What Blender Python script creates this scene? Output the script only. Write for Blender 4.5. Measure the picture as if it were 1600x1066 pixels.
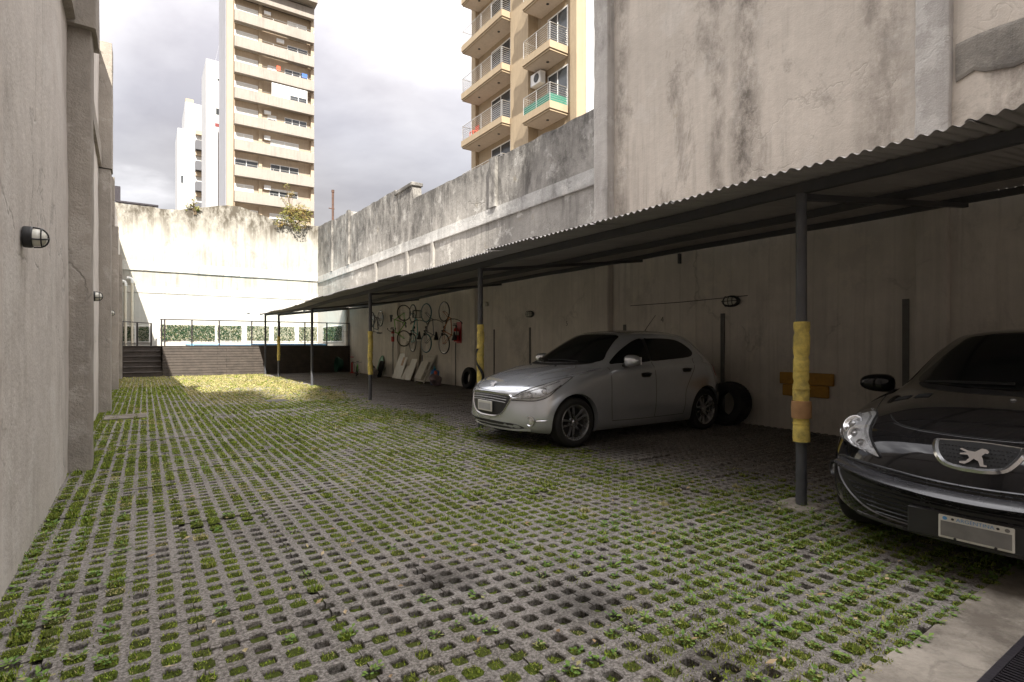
import bpy, bmesh, math, random
import numpy as np
from mathutils import Vector, Matrix, noise
from mathutils.bvhtree import BVHTree
from mathutils.geometry import delaunay_2d_cdt
R = math.radians
random.seed(7)
scn = bpy.context.scene
for o in list(bpy.data.objects):
    bpy.data.objects.remove(o)
COL = scn.collection

# ------------------------------------------------------------- camera
cam_d = bpy.data.cameras.new('camera')
cam = bpy.data.objects.new('camera', cam_d)
COL.objects.link(cam)
CAM_H = 1.30
cam.location = (0, 0, CAM_H)
cam.rotation_euler = (R(90), 0, -math.atan2(0.559, 0.829))
cam_d.sensor_width = 36
cam_d.lens = 36 * 850 / 1600
cam_d.shift_y = 6 / 1600
cam_d.clip_start = 0.05
cam_d.clip_end = 2000
scn.camera = cam
scn.render.resolution_x = 1024
scn.render.resolution_y = 682

# ------------------------------------------------------------- world, sun, exposure
LIGHT = Vector((0.28, 0.90, -1.0)).normalized()
SUN_EL = math.asin(-LIGHT.z)
SUN_AZ = math.atan2(-LIGHT.x, -LIGHT.y)
world = bpy.data.worlds.new('World')
scn.world = world
world.use_nodes = True

def nd(nt, typ, ins=None, **props):
    n = nt.nodes.new(typ)
    for k, v in props.items():
        setattr(n, k, v)
    for k, v in (ins or {}).items():
        s = n.inputs[k]
        if isinstance(v, bpy.types.NodeSocket):
            nt.links.new(v, s)
        else:
            s.default_value = v
    return n

def ramp(nt, fac, stops):
    n = nt.nodes.new('ShaderNodeValToRGB')
    nt.links.new(fac, n.inputs[0])
    el = n.color_ramp.elements
    while len(el) < len(stops):
        el.new(0.5)
    for e, (p, c) in zip(el, stops):
        e.position = p
        e.color = (c, c, c, 1) if isinstance(c, (int, float)) else (*c, 1)
    return n.outputs[0]

def mix(nt, fac, a, b, mode='MIX'):
    n = nt.nodes.new('ShaderNodeMix')
    n.data_type = 'RGBA'
    n.blend_type = mode
    for idx, v in ((0, fac), (6, a), (7, b)):
        s = n.inputs[idx]
        if isinstance(v, bpy.types.NodeSocket):
            nt.links.new(v, s)
        elif idx == 0:
            s.default_value = v
        else:
            s.default_value = (*v, 1) if len(v) == 3 else v
    return n.outputs[2]

def mth(nt, op, a, b=0.0, clamp=False):
    n = nt.nodes.new('ShaderNodeMath')
    n.operation = op
    n.use_clamp = clamp
    for idx, v in ((0, a), (1, b)):
        if isinstance(v, bpy.types.NodeSocket):
            nt.links.new(v, n.inputs[idx])
        else:
            n.inputs[idx].default_value = v
    return n.outputs[0]

nt = world.node_tree
nt.nodes.clear()
sky = nd(nt, 'ShaderNodeTexSky', sky_type='NISHITA', sun_disc=False, sun_elevation=SUN_EL,
         sun_rotation=SUN_AZ, altitude=20, air_density=1.0, dust_density=2.0, ozone_density=1.0)
tc = nd(nt, 'ShaderNodeTexCoord')
sep = nd(nt, 'ShaderNodeSeparateXYZ', {0: tc.outputs['Generated']})
zc = mth(nt, 'MAXIMUM', sep.outputs[2], 0.0)
mp = nd(nt, 'ShaderNodeMapping', {'Vector': tc.outputs['Generated'], 'Scale': (1.0, 1.0, 1.9), 'Location': (9.1, 6.2, 3.3)})
n1 = nd(nt, 'ShaderNodeTexNoise', {'Vector': mp.outputs[0], 'Scale': 1.9, 'Detail': 7.0, 'Roughness': 0.52, 'Distortion': 0.25})
n2 = nd(nt, 'ShaderNodeTexNoise', {'Vector': mp.outputs[0], 'Scale': 0.9, 'Detail': 3.0})
cloud = ramp(nt, n1.outputs[0], [(0.34, (1.05, 1.01, 1.08)), (0.47, (1.55, 1.51, 1.56)), (0.57, (3.0, 2.94, 2.98)), (0.70, (5.6, 5.6, 5.6))])
over = mth(nt, 'MULTIPLY_ADD', mth(nt, 'POWER', zc, 1.5), 2.9)          # clouds boosted overhead, steeper than real overcast, to lift the shaded yard
over.node.inputs[2].default_value = 0.30
cl2 = nd(nt, 'ShaderNodeVectorMath', {0: cloud, 1: nd(nt, 'ShaderNodeCombineXYZ', {0: over, 1: over, 2: over}).outputs[0]}, operation='MULTIPLY')
cover = ramp(nt, n2.outputs[0], [(0.25, 0.93), (0.5, 1.0)])
skyc = mix(nt, cover, sky.outputs[0], cl2.outputs[0])
bg = nd(nt, 'ShaderNodeBackground', {'Color': skyc, 'Strength': 0.10})
wo = nd(nt, 'ShaderNodeOutputWorld', {'Surface': bg.outputs[0]})

sun_d = bpy.data.lights.new('sun', 'SUN')
sun_d.energy = 2.0
sun_d.angle = R(0.6)
sun_d.color = (1.0, 0.95, 0.86)
sun = bpy.data.objects.new('sun', sun_d)
COL.objects.link(sun)
sun.location = (-20, -40, 60)
sun.rotation_euler = LIGHT.to_track_quat('-Z', 'Y').to_euler()

vs = scn.view_settings
vs.view_transform = 'Standard'
vs.look = 'None'
vs.gamma = 1
vs.use_curve_mapping = False
vs.exposure = 2.7
scn.render.engine = 'CYCLES'
scn.cycles.max_bounces = 14
scn.cycles.diffuse_bounces = 9
scn.cycles.glossy_bounces = 5

# ------------------------------------------------------------- helpers
class MB:
    """collects faces for ONE mesh object"""
    def __init__(s):
        s.v = []; s.f = []
    def add(s, vs_, fs_):
        o = len(s.v)
        s.v.extend([tuple(p) for p in vs_])
        s.f.extend([tuple(i + o for i in f) for f in fs_])
        return s
    def box(s, x0, x1, y0, y1, z0, z1, M=None):
        vs_ = [Vector((x, y, z)) for z in (z0, z1) for y in (y0, y1) for x in (x0, x1)]
        if M is not None:
            vs_ = [M @ p for p in vs_]
        return s.add(vs_, [(0, 2, 3, 1), (4, 5, 7, 6), (0, 1, 5, 4), (2, 6, 7, 3), (0, 4, 6, 2), (1, 3, 7, 5)])
    def cbox(s, x0, x1, y0, y1, z0, z1, b=0.01, M=None):
        """box with chamfered edges"""
        vs_ = []; idx = {}
        for ix, x in ((0, x0), (1, x1)):
            for iy, y in ((0, y0), (1, y1)):
                for iz, z in ((0, z0), (1, z1)):
                    sx = b if ix == 0 else -b; sy = b if iy == 0 else -b; sz = b if iz == 0 else -b
                    for a, p in enumerate(((x, y + sy, z + sz), (x + sx, y, z + sz), (x + sx, y + sy, z))):
                        idx[ix, iy, iz, a] = len(vs_); vs_.append(Vector(p))
        g = lambda *k: idx[k]
        fs_ = []
        for i in (0, 1):
            fs_.append([g(i, 0, 0, 0), g(i, 1, 0, 0), g(i, 1, 1, 0), g(i, 0, 1, 0)])
            fs_.append([g(0, i, 0, 1), g(1, i, 0, 1), g(1, i, 1, 1), g(0, i, 1, 1)])
            fs_.append([g(0, 0, i, 2), g(1, 0, i, 2), g(1, 1, i, 2), g(0, 1, i, 2)])
            for j in (0, 1):
                fs_.append([g(0, i, j, 1), g(1, i, j, 1), g(1, i, j, 2), g(0, i, j, 2)])
                fs_.append([g(i, 0, j, 0), g(i, 1, j, 0), g(i, 1, j, 2), g(i, 0, j, 2)])
                fs_.append([g(i, j, 0, 0), g(i, j, 1, 0), g(i, j, 1, 1), g(i, j, 0, 1)])
                for k in (0, 1):
                    fs_.append([g(i, j, k, 0), g(i, j, k, 1), g(i, j, k, 2)])
        c = Vector(((x0 + x1) / 2, (y0 + y1) / 2, (z0 + z1) / 2))
        out = []
        for f in fs_:
            p = [vs_[i] for i in f]
            n = (p[1] - p[0]).cross(p[2] - p[0])
            out.append(f if n.dot(sum(p, Vector()) / len(p) - c) > 0 else f[::-1])
        if M is not None:
            vs_ = [M @ p for p in vs_]
        return s.add(vs_, out)
    def tube(s, p0, p1, r0, r1=None, n=8, caps=True):
        p0 = Vector(p0); p1 = Vector(p1); r1 = r0 if r1 is None else r1
        d = (p1 - p0).normalized()
        a = d.orthogonal().normalized(); b = d.cross(a)
        vs_ = []
        for p, r in ((p0, r0), (p1, r1)):
            for k in range(n):
                t = 2 * math.pi * k / n
                vs_.append(p + (a * math.cos(t) + b * math.sin(t)) * r)
        fs_ = [(k, (k + 1) % n, n + (k + 1) % n, n + k) for k in range(n)]
        if caps:
            fs_ += [tuple(range(n))[::-1], tuple(range(n, 2 * n))]
        return s.add(vs_, fs_)
    def path(s, pts, r, n=6, closed=False):
        pts = [Vector(p) for p in pts]
        m = len(pts); vs_ = []; up = None
        for i, p in enumerate(pts):
            if closed:
                d = pts[(i + 1) % m] - pts[i - 1]
            else:
                d = pts[min(i + 1, m - 1)] - pts[max(i - 1, 0)]
            d = d.normalized() if d.length > 1e-9 else Vector((0, 0, 1))
            a = d.orthogonal().normalized() if up is None else (up - d * up.dot(d))
            a = a.normalized() if a.length > 1e-6 else d.orthogonal().normalized()
            up = a; b = d.cross(a)
            rr = r[i] if isinstance(r, (list, tuple)) else r
            for k in range(n):
                t = 2 * math.pi * k / n
                vs_.append(p + (a * math.cos(t) + b * math.sin(t)) * rr)
        fs_ = []
        for i in range(m if closed else m - 1):
            j = (i + 1) % m
            for k in range(n):
                fs_.append((i * n + k, i * n + (k + 1) % n, j * n + (k + 1) % n, j * n + k))
        if not closed:
            fs_ += [tuple(range(n))[::-1], tuple(range((m - 1) * n, m * n))]
        return s.add(vs_, fs_)
    def lathe(s, prof, n=24, M=None, closed=False):
        """profile (r, h) turned about local z"""
        M = M or Matrix()
        m = len(prof); vs_ = []
        for k in range(n):
            t = 2 * math.pi * k / n
            for r, h in prof:
                vs_.append(M @ Vector((r * math.cos(t), r * math.sin(t), h)))
        fs_ = []
        for k in range(n):
            k2 = (k + 1) % n
            for i in range(m if closed else m - 1):
                j = (i + 1) % m
                fs_.append((k * m + i, k2 * m + i, k2 * m + j, k * m + j))
        return s.add(vs_, fs_)
    def prism(s, pts, h0, h1, M=None):
        """2d outline (counter-clockwise) lifted from h0 to h1 in local z"""
        M = M or Matrix(); n = len(pts)
        vs_ = [M @ Vector((x, y, h)) for h in (h0, h1) for x, y in pts]
        fs_ = [tuple(range(n))[::-1], tuple(range(n, 2 * n))] + [(k, (k + 1) % n, n + (k + 1) % n, n + k) for k in range(n)]
        return s.add(vs_, fs_)
    def ball(s, c, rx, ry, rz, nu=10, nv=7, M=None):
        M = M or Matrix(); c = Vector(c); vs_ = []; fs_ = []
        for j in range(nv + 1):
            ph = math.pi * j / nv
            for i in range(nu):
                t = 2 * math.pi * i / nu
                vs_.append(M @ (c + Vector((rx * math.sin(ph) * math.cos(t), ry * math.sin(ph) * math.sin(t), rz * math.cos(ph)))))
        for j in range(nv):
            for i in range(nu):
                i2 = (i + 1) % nu
                fs_.append((j * nu + i, (j + 1) * nu + i, (j + 1) * nu + i2, j * nu + i2))
        return s.add(vs_, fs_)
    def build(s, name, mat_, parent=None, smooth=None, loc=None):
        me = bpy.data.meshes.new(name)
        me.from_pydata(s.v, [], s.f)
        if smooth:
            me.shade_smooth()
            me.set_sharp_from_angle(angle=R(smooth))
        me.materials.append(mat_)
        me.update()
        return link(name, me, parent, loc)

def link(name, me, parent=None, loc=None):
    o = bpy.data.objects.new(name, me)
    COL.objects.link(o)
    if parent is not None:
        o.parent = parent
    if loc is not None:
        o.location = loc
    return o

def tag(o, label, cat, group=None):
    o['label'] = label; o['category'] = cat
    if group:
        o['group'] = group
    return o

def thing(name, label, cat, loc=(0, 0, 0), rotz=0, group=None):
    o = bpy.data.objects.new(name, None)
    o.empty_display_size = 0.1
    COL.objects.link(o)
    o.location = loc; o.rotation_euler = (0, 0, rotz)
    return tag(o, label, cat, group)

def struct(o):
    o['kind'] = 'structure'; return o

def stuff(o, label=None, cat=None):
    o['kind'] = 'stuff'
    if label: o['label'] = label
    if cat: o['category'] = cat
    return o

def kids(root):
    return [o for o in COL.objects if o.parent == root]

def dup(root, loc=None, rot=None, label=None, parent=None):
    r = root.copy(); COL.objects.link(r)
    if parent is not None: r.parent = parent
    if loc is not None: r.location = loc
    if rot is not None: r.rotation_euler = rot
    if label: r['label'] = label
    for ch in kids(root):
        dup(ch, parent=r)
    return r

def text_mesh(body, size, thick=0.0):
    cu = bpy.data.curves.new('t', 'FONT')
    cu.body = body; cu.size = size; cu.extrude = thick
    cu.align_x = 'CENTER'; cu.align_y = 'CENTER'; cu.resolution_u = 3
    ob = bpy.data.objects.new('t', cu)
    COL.objects.link(ob)
    dg = bpy.context.evaluated_depsgraph_get()
    me = bpy.data.meshes.new_from_object(ob.evaluated_get(dg))
    COL.objects.unlink(ob); bpy.data.objects.remove(ob)
    return me

# ------------------------------------------------------------- materials
def new_mat(name):
    m = bpy.data.materials.new(name); m.use_nodes = True
    nt = m.node_tree
    b = nt.nodes['Principled BSDF']
    return m, nt, b

def simple(name, col, rough=0.6, metal=0.0, var=0.18, scale=9.0, bump=0.0, bscale=60.0, dirt=0.0, coat=0.0, spec=0.5):
    """plain painted / moulded surface with soft unevenness of tone"""
    m, nt, b = new_mat(name)
    tc = nd(nt, 'ShaderNodeTexCoord')
    n = nd(nt, 'ShaderNodeTexNoise', {'Vector': tc.outputs['Object'], 'Scale': scale, 'Detail': 5.0, 'Roughness': 0.65})
    f = ramp(nt, n.outputs[0], [(0.3, 0.0), (0.7, 1.0)])
    c = mix(nt, f, tuple(x * (1 - var) for x in col), tuple(min(1, x * (1 + var)) for x in col))
    if dirt:
        n3 = nd(nt, 'ShaderNodeTexNoise', {'Vector': tc.outputs['Object'], 'Scale': scale * 0.45, 'Detail': 8.0, 'Roughness': 0.75})
        c = mix(nt, mth(nt, 'MULTIPLY', ramp(nt, n3.outputs[0], [(0.48, 0.0), (0.68, 1.0)]), dirt), c, (0.10, 0.085, 0.065))
    nt.links.new(c, b.inputs['Base Color'])
    rg = mth(nt, 'MULTIPLY_ADD', n.outputs[0], 0.25)
    rg.node.inputs[2].default_value = max(0.02, rough - 0.12)
    nt.links.new(rg, b.inputs['Roughness'])
    b.inputs['Metallic'].default_value = metal
    b.inputs['Coat Weight'].default_value = coat
    b.inputs['Coat Roughness'].default_value = 0.04
    b.inputs['Specular IOR Level'].default_value = spec
    if bump:
        n2 = nd(nt, 'ShaderNodeTexNoise', {'Vector': tc.outputs['Object'], 'Scale': bscale, 'Detail': 4.0})
        bp = nd(nt, 'ShaderNodeBump', {'Height': n2.outputs[0], 'Strength': bump, 'Distance': 0.01})
        nt.links.new(bp.outputs[0], b.inputs['Normal'])
    return m

def plaster(name, base, var=0.16, stain=0.5, stain_col=(0.07, 0.065, 0.06), streak=0.4, crack=0.5, patch=0.3,
            light=(0.62, 0.60, 0.56), bump=0.5, grain=45.0, big=0.5, thr=0.52, rust=0.0, lines=0.0, crest=None, drips=()):
    """weathered cement render: tone clouds, grime, run-down streaks, cracks, lighter patches, formwork lines"""
    m, nt, b = new_mat(name)
    geo = nd(nt, 'ShaderNodeNewGeometry')
    P = geo.outputs['Position']
    def nz(scale, sc=(1, 1, 1), det=6.0, rough=0.6, dist=0.0, loc=(0, 0, 0)):
        mp = nd(nt, 'ShaderNodeMapping', {'Vector': P, 'Scale': sc, 'Location': loc})
        return nd(nt, 'ShaderNodeTexNoise', {'Vector': mp.outputs[0], 'Scale': scale, 'Detail': det, 'Roughness': rough, 'Distortion': dist}).outputs[0]
    c = mix(nt, ramp(nt, nz(big, det=8, rough=0.65), [(0.32, 0.0), (0.68, 1.0)]),
            tuple(x * (1 - var) for x in base), tuple(min(1, x * (1 + var)) for x in base))
    c = mix(nt, mth(nt, 'MULTIPLY', ramp(nt, nz(5.0, det=6), [(0.35, 0.0), (0.7, 1.0)]), 0.25), c, tuple(x * 0.72 for x in base))
    c = mix(nt, mth(nt, 'MULTIPLY', ramp(nt, nz(1.0, sc=(9, 9, 0.5), det=6, rough=0.65, loc=(7, 7, 1)), [(0.38, 0.0), (0.64, 1.0)]), 0.30), c, tuple(x * 0.70 for x in base))
    if patch:
        c = mix(nt, mth(nt, 'MULTIPLY', ramp(nt, nz(1.3, det=9, rough=0.7, loc=(4, 9, 2)), [(0.56, 0.0), (0.60, 1.0)]), patch), c, light)
    if streak:
        s1 = nz(1.0, sc=(5.5, 5.5, 0.25), det=5, rough=0.7)
        s2 = nz(0.5, det=4, loc=(3, 1, 7))
        f = mth(nt, 'MULTIPLY', ramp(nt, s1, [(0.5, 0.0), (0.68, 1.0)]), ramp(nt, s2, [(0.40, 0.0), (0.6, 1.0)]))
        c = mix(nt, mth(nt, 'MULTIPLY', f, streak), c, stain_col)
    if stain:
        f = ramp(nt, nz(0.75, sc=(1, 1, 0.55), det=10, rough=0.78, dist=0.4, loc=(1, 5, 3)), [(thr, 0.0), (thr + 0.16, 1.0)])
        f = mth(nt, 'MULTIPLY', f, stain)
        if crest:      # grime that has washed down from the top of the wall
            zz = nd(nt, 'ShaderNodeSeparateXYZ', {0: P}).outputs[2]
            zz = mth(nt, 'ADD', zz, mth(nt, 'MULTIPLY', nz(1.0, sc=(3, 3, 0.12), det=6, rough=0.7, loc=(2, 2, 2)), 2.6))
            cr = nd(nt, 'ShaderNodeMapRange', {0: zz, 1: crest[0] + 1.3, 2: crest[1] + 1.3, 3: crest[2], 4: 1.0}).outputs[0]
            f = mth(nt, 'MULTIPLY', f, cr)
            wash = mth(nt, 'MULTIPLY', nd(nt, 'ShaderNodeMapRange', {0: zz, 1: crest[1] + 1.0, 2: crest[1] + 2.2, 3: 0.0, 4: crest[3]}).outputs[0], ramp(nt, nz(2.2, sc=(1, 1, 0.5), det=9, rough=0.75, loc=(6, 2, 9)), [(0.36, 0.0), (0.56, 1.0)]))
            f = mth(nt, 'MAXIMUM', f, wash)
        c = mix(nt, f, c, stain_col)
    for (dy, dw, dz, ds) in drips:       # grime run-down at known places along the wall
        sp_ = nd(nt, 'ShaderNodeSeparateXYZ', {0: P})
        yy = mth(nt, 'ADD', sp_.outputs[1], mth(nt, 'MULTIPLY', mth(nt, 'SUBTRACT', nz(1.2, det=5), 0.5), 0.35))
        dd = mth(nt, 'DIVIDE', mth(nt, 'ABSOLUTE', mth(nt, 'SUBTRACT', yy, dy)), dw)
        f = mth(nt, 'MULTIPLY', ramp(nt, dd, [(0.15, 1.0), (1.0, 0.0)]), ramp(nt, nz(2.6, sc=(1, 1, 0.6), det=10, rough=0.78, loc=(dz, 3, 4)), [(0.40, 0.0), (0.60, 1.0)]))
        c = mix(nt, mth(nt, 'MULTIPLY', f, ds), c, stain_col)
    if rust:
        f = ramp(nt, nz(1.1, det=8, rough=0.7, loc=(11, 2, 5)), [(0.62, 0.0), (0.72, 1.0)])
        c = mix(nt, mth(nt, 'MULTIPLY', f, rust), c, (0.22, 0.16, 0.035))
    h = mth(nt, 'MULTIPLY', nz(grain, det=3), 0.35)
    h = mth(nt, 'ADD', h, mth(nt, 'MULTIPLY', nz(7.0, det=6, rough=0.6), 0.9))
    if lines:
        wv = nd(nt, 'ShaderNodeTexWave', {'Vector': P, 'Scale': 0.9, 'Distortion': 1.2, 'Detail': 2.0, 'Detail Scale': 0.4}, wave_type='BANDS', bands_direction='Y')
        lf = ramp(nt, wv.outputs[1], [(0.0, 1.0), (0.035, 0.0)])
        c = mix(nt, mth(nt, 'MULTIPLY', lf, lines), c, tuple(x * 0.5 for x in base))
        h = mth(nt, 'SUBTRACT', h, mth(nt, 'MULTIPLY', lf, 0.5))
    if crack:
        wob = nd(nt, 'ShaderNodeTexNoise', {'Vector': P, 'Scale': 2.2, 'Detail': 6.0})
        vv = nd(nt, 'ShaderNodeVectorMath', {0: P, 1: wob.outputs[1]}, operation='ADD')
        vo = nd(nt, 'ShaderNodeTexVoronoi', {'Vector': vv.outputs[0], 'Scale': 0.42}, feature='DISTANCE_TO_EDGE')
        cf = mth(nt, 'MULTIPLY', ramp(nt, vo.outputs['Distance'], [(0.0, 1.0), (0.012, 0.0)]), ramp(nt, nz(0.6, loc=(8, 3, 1)), [(0.48, 0.0), (0.58, 1.0)]))
        c = mix(nt, mth(nt, 'MULTIPLY', cf, crack), c, (0.09, 0.08, 0.07))
        h = mth(nt, 'SUBTRACT', h, mth(nt, 'MULTIPLY', cf, 0.4))
    nt.links.new(c, b.inputs['Base Color'])
    b.inputs['Roughness'].default_value = 0.93
    b.inputs['Specular IOR Level'].default_value = 0.2
    bp = nd(nt, 'ShaderNodeBump', {'Height': h, 'Strength': bump, 'Distance': 0.03})
    nt.links.new(bp.outputs[0], b.inputs['Normal'])
    return m

M_LEFT = plaster('grey_render', (0.65, 0.595, 0.54), var=0.12, stain=0.45, streak=0.5, crack=0.3, patch=0.45, light=(0.70, 0.66, 0.61), stain_col=(0.26, 0.225, 0.19), bump=0.30, thr=0.50)
M_HIGH = plaster('cream_render', (0.53, 0.475, 0.41), var=0.13, stain=0.75, streak=0.35, crack=0.12, patch=0.15, stain_col=(0.10, 0.085, 0.07), bump=0.4, thr=0.53, rust=0.2, drips=((5.35, 0.34, 1, 0.85), (5.9, 0.22, 5, 0.6), (8.2, 0.3, 2, 0.6), (3.3, 0.5, 7, 0.5)))
M_LOW = plaster('stained_concrete', (0.33, 0.312, 0.285), var=0.2, stain=0.92, streak=0.7, crack=0.3, patch=0.7, light=(0.53, 0.51, 0.475), bump=0.7, thr=0.45, rust=0.3, crest=(4.9, 5.7, 0.35, 0.88))
M_UNDER = plaster('cement_render', (0.66, 0.61, 0.545), var=0.18, stain=0.35, streak=0.25, crack=0.3, patch=0.35, light=(0.72, 0.66, 0.56), bump=0.35, lines=0.12, thr=0.55)
M_WHITE = plaster('old_white_paint', (0.42, 0.395, 0.345), var=0.05, stain=0.9, streak=0.5, crack=0.15, patch=0.0, stain_col=(0.085, 0.072, 0.055), bump=0.3, thr=0.53, crest=(5.2, 7.0, 0.20, 0.97))
M_CLEANW = plaster('clean_white_paint', (0.50, 0.48, 0.43), var=0.03, stain=0.12, streak=0.12, crack=0.0, patch=0.0, stain_col=(0.4, 0.36, 0.3), bump=0.12)
M_PIL = plaster('pilaster_render', (0.335, 0.298, 0.255), stain=0.45, streak=0.3, crack=0.3, patch=0.35, light=(0.50, 0.46, 0.41), bump=0.7, thr=0.53)  # base darkened to carry the shade of faces turned from the light
M_WHITEPIL = plaster('whitewashed_render', (0.42, 0.395, 0.365), stain=0.5, streak=0.4, crack=0.1, patch=0.3, bump=0.7, thr=0.55)
M_CONC = plaster('floor_concrete', (0.27, 0.24, 0.20), var=0.25, stain=0.8, streak=0.0, crack=0.1, patch=0.6, light=(0.40, 0.37, 0.32), stain_col=(0.09, 0.075, 0.06), bump=0.6, thr=0.44, big=2.2)
# ============================================================= GROUND
def vnoise(x, y, s=1.0, seed=0.0):
    return noise.noise(Vector((x * s + seed * 13.1, y * s - seed * 7.7, seed)))

m, nt, b_ = new_mat('bare_soil')
geo = nd(nt, 'ShaderNodeNewGeometry')
n = nd(nt, 'ShaderNodeTexNoise', {'Vector': geo.outputs['Position'], 'Scale': 9.0, 'Detail': 8.0, 'Roughness': 0.7})
c = mix(nt, ramp(nt, n.outputs[0], [(0.35, 0.0), (0.65, 1.0)]), (0.035, 0.028, 0.020), (0.10, 0.085, 0.062))
nt.links.new(c, b_.inputs['Base Color']); b_.inputs['Roughness'].default_value = 1.0
nt.links.new(nd(nt, 'ShaderNodeBump', {'Height': n.outputs[0], 'Strength': 0.8, 'Distance': 0.02}).outputs[0], b_.inputs['Normal'])
M_SOIL = m

struct(MB().add([(-400, -400, -0.12), (400, -400, -0.12), (400, 400, -0.12), (-400, 400, -0.12)], [(0, 1, 2, 3)]).build('ground', M_SOIL))
struct(MB().add([(-0.9, 0.9, -0.062), (8.4, 0.9, -0.062), (8.4, 26.6, -0.062), (-0.9, 26.6, -0.062)], [(0, 1, 2, 3)]).build('soil_bed', M_SOIL))

# --- concrete grass pavers
PX, PY = 0.110, 0.110            # hole pitch
NX, NY = 5, 3                    # holes per block
BW, BD = PX * NX, PY * NY

m, nt, b_ = new_mat('paver_concrete')
geo = nd(nt, 'ShaderNodeNewGeometry'); P = geo.outputs['Position']
sn = nd(nt, 'ShaderNodeVectorMath', {0: nd(nt, 'ShaderNodeVectorMath', {0: P, 1: (0.9, -1.0, 0)}, operation='ADD').outputs[0], 1: (BW, BD, 50)}, operation='DIVIDE')
fl = nd(nt, 'ShaderNodeVectorMath', {0: sn.outputs[0]}, operation='FLOOR')
wn = nd(nt, 'ShaderNodeTexWhiteNoise', {'Vector': fl.outputs[0]}, noise_dimensions='3D')
big = nd(nt, 'ShaderNodeTexNoise', {'Vector': P, 'Scale': 0.55, 'Detail': 8.0, 'Roughness': 0.7})
fine = nd(nt, 'ShaderNodeTexNoise', {'Vector': P, 'Scale': 70.0, 'Detail': 4.0, 'Roughness': 0.8})
mid = nd(nt, 'ShaderNodeTexNoise', {'Vector': P, 'Scale': 4.0, 'Detail': 7.0, 'Roughness': 0.7})
c = mix(nt, wn.outputs[0], (0.092, 0.085, 0.076), (0.158, 0.146, 0.130))
c = mix(nt, ramp(nt, big.outputs[0], [(0.40, 0.0), (0.62, 0.6)]), c, (0.13, 0.112, 0.095))
c = mix(nt, ramp(nt, mid.outputs[0], [(0.50, 0.0), (0.72, 0.75)]), c, (0.075, 0.068, 0.048))
c = mix(nt, ramp(nt, fine.outputs[0], [(0.46, 0.0), (0.66, 0.8)]), c, (0.34, 0.31, 0.285))
c = mix(nt, ramp(nt, fine.outputs[0], [(0.34, 0.9), (0.47, 0.0)]), c, (0.055, 0.046, 0.038))
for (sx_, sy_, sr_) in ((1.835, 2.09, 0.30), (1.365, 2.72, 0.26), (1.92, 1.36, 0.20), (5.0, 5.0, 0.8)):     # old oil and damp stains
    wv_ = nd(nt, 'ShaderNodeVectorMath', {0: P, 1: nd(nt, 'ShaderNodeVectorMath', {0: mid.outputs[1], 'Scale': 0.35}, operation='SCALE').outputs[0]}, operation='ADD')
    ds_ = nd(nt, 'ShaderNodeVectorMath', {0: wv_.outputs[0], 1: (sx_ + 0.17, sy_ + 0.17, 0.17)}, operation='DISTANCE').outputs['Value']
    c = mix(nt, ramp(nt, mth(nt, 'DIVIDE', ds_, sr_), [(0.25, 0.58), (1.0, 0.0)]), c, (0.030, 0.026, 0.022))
nt.links.new(c, b_.inputs['Base Color']); b_.inputs['Roughness'].default_value = 0.92
b_.inputs['Specular IOR Level'].default_value = 0.25
nt.links.new(nd(nt, 'ShaderNodeBump', {'Height': fine.outputs[0], 'Strength': 0.6, 'Distance': 0.008}).outputs[0], b_.inputs['Normal'])
M_PAVER = m

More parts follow.
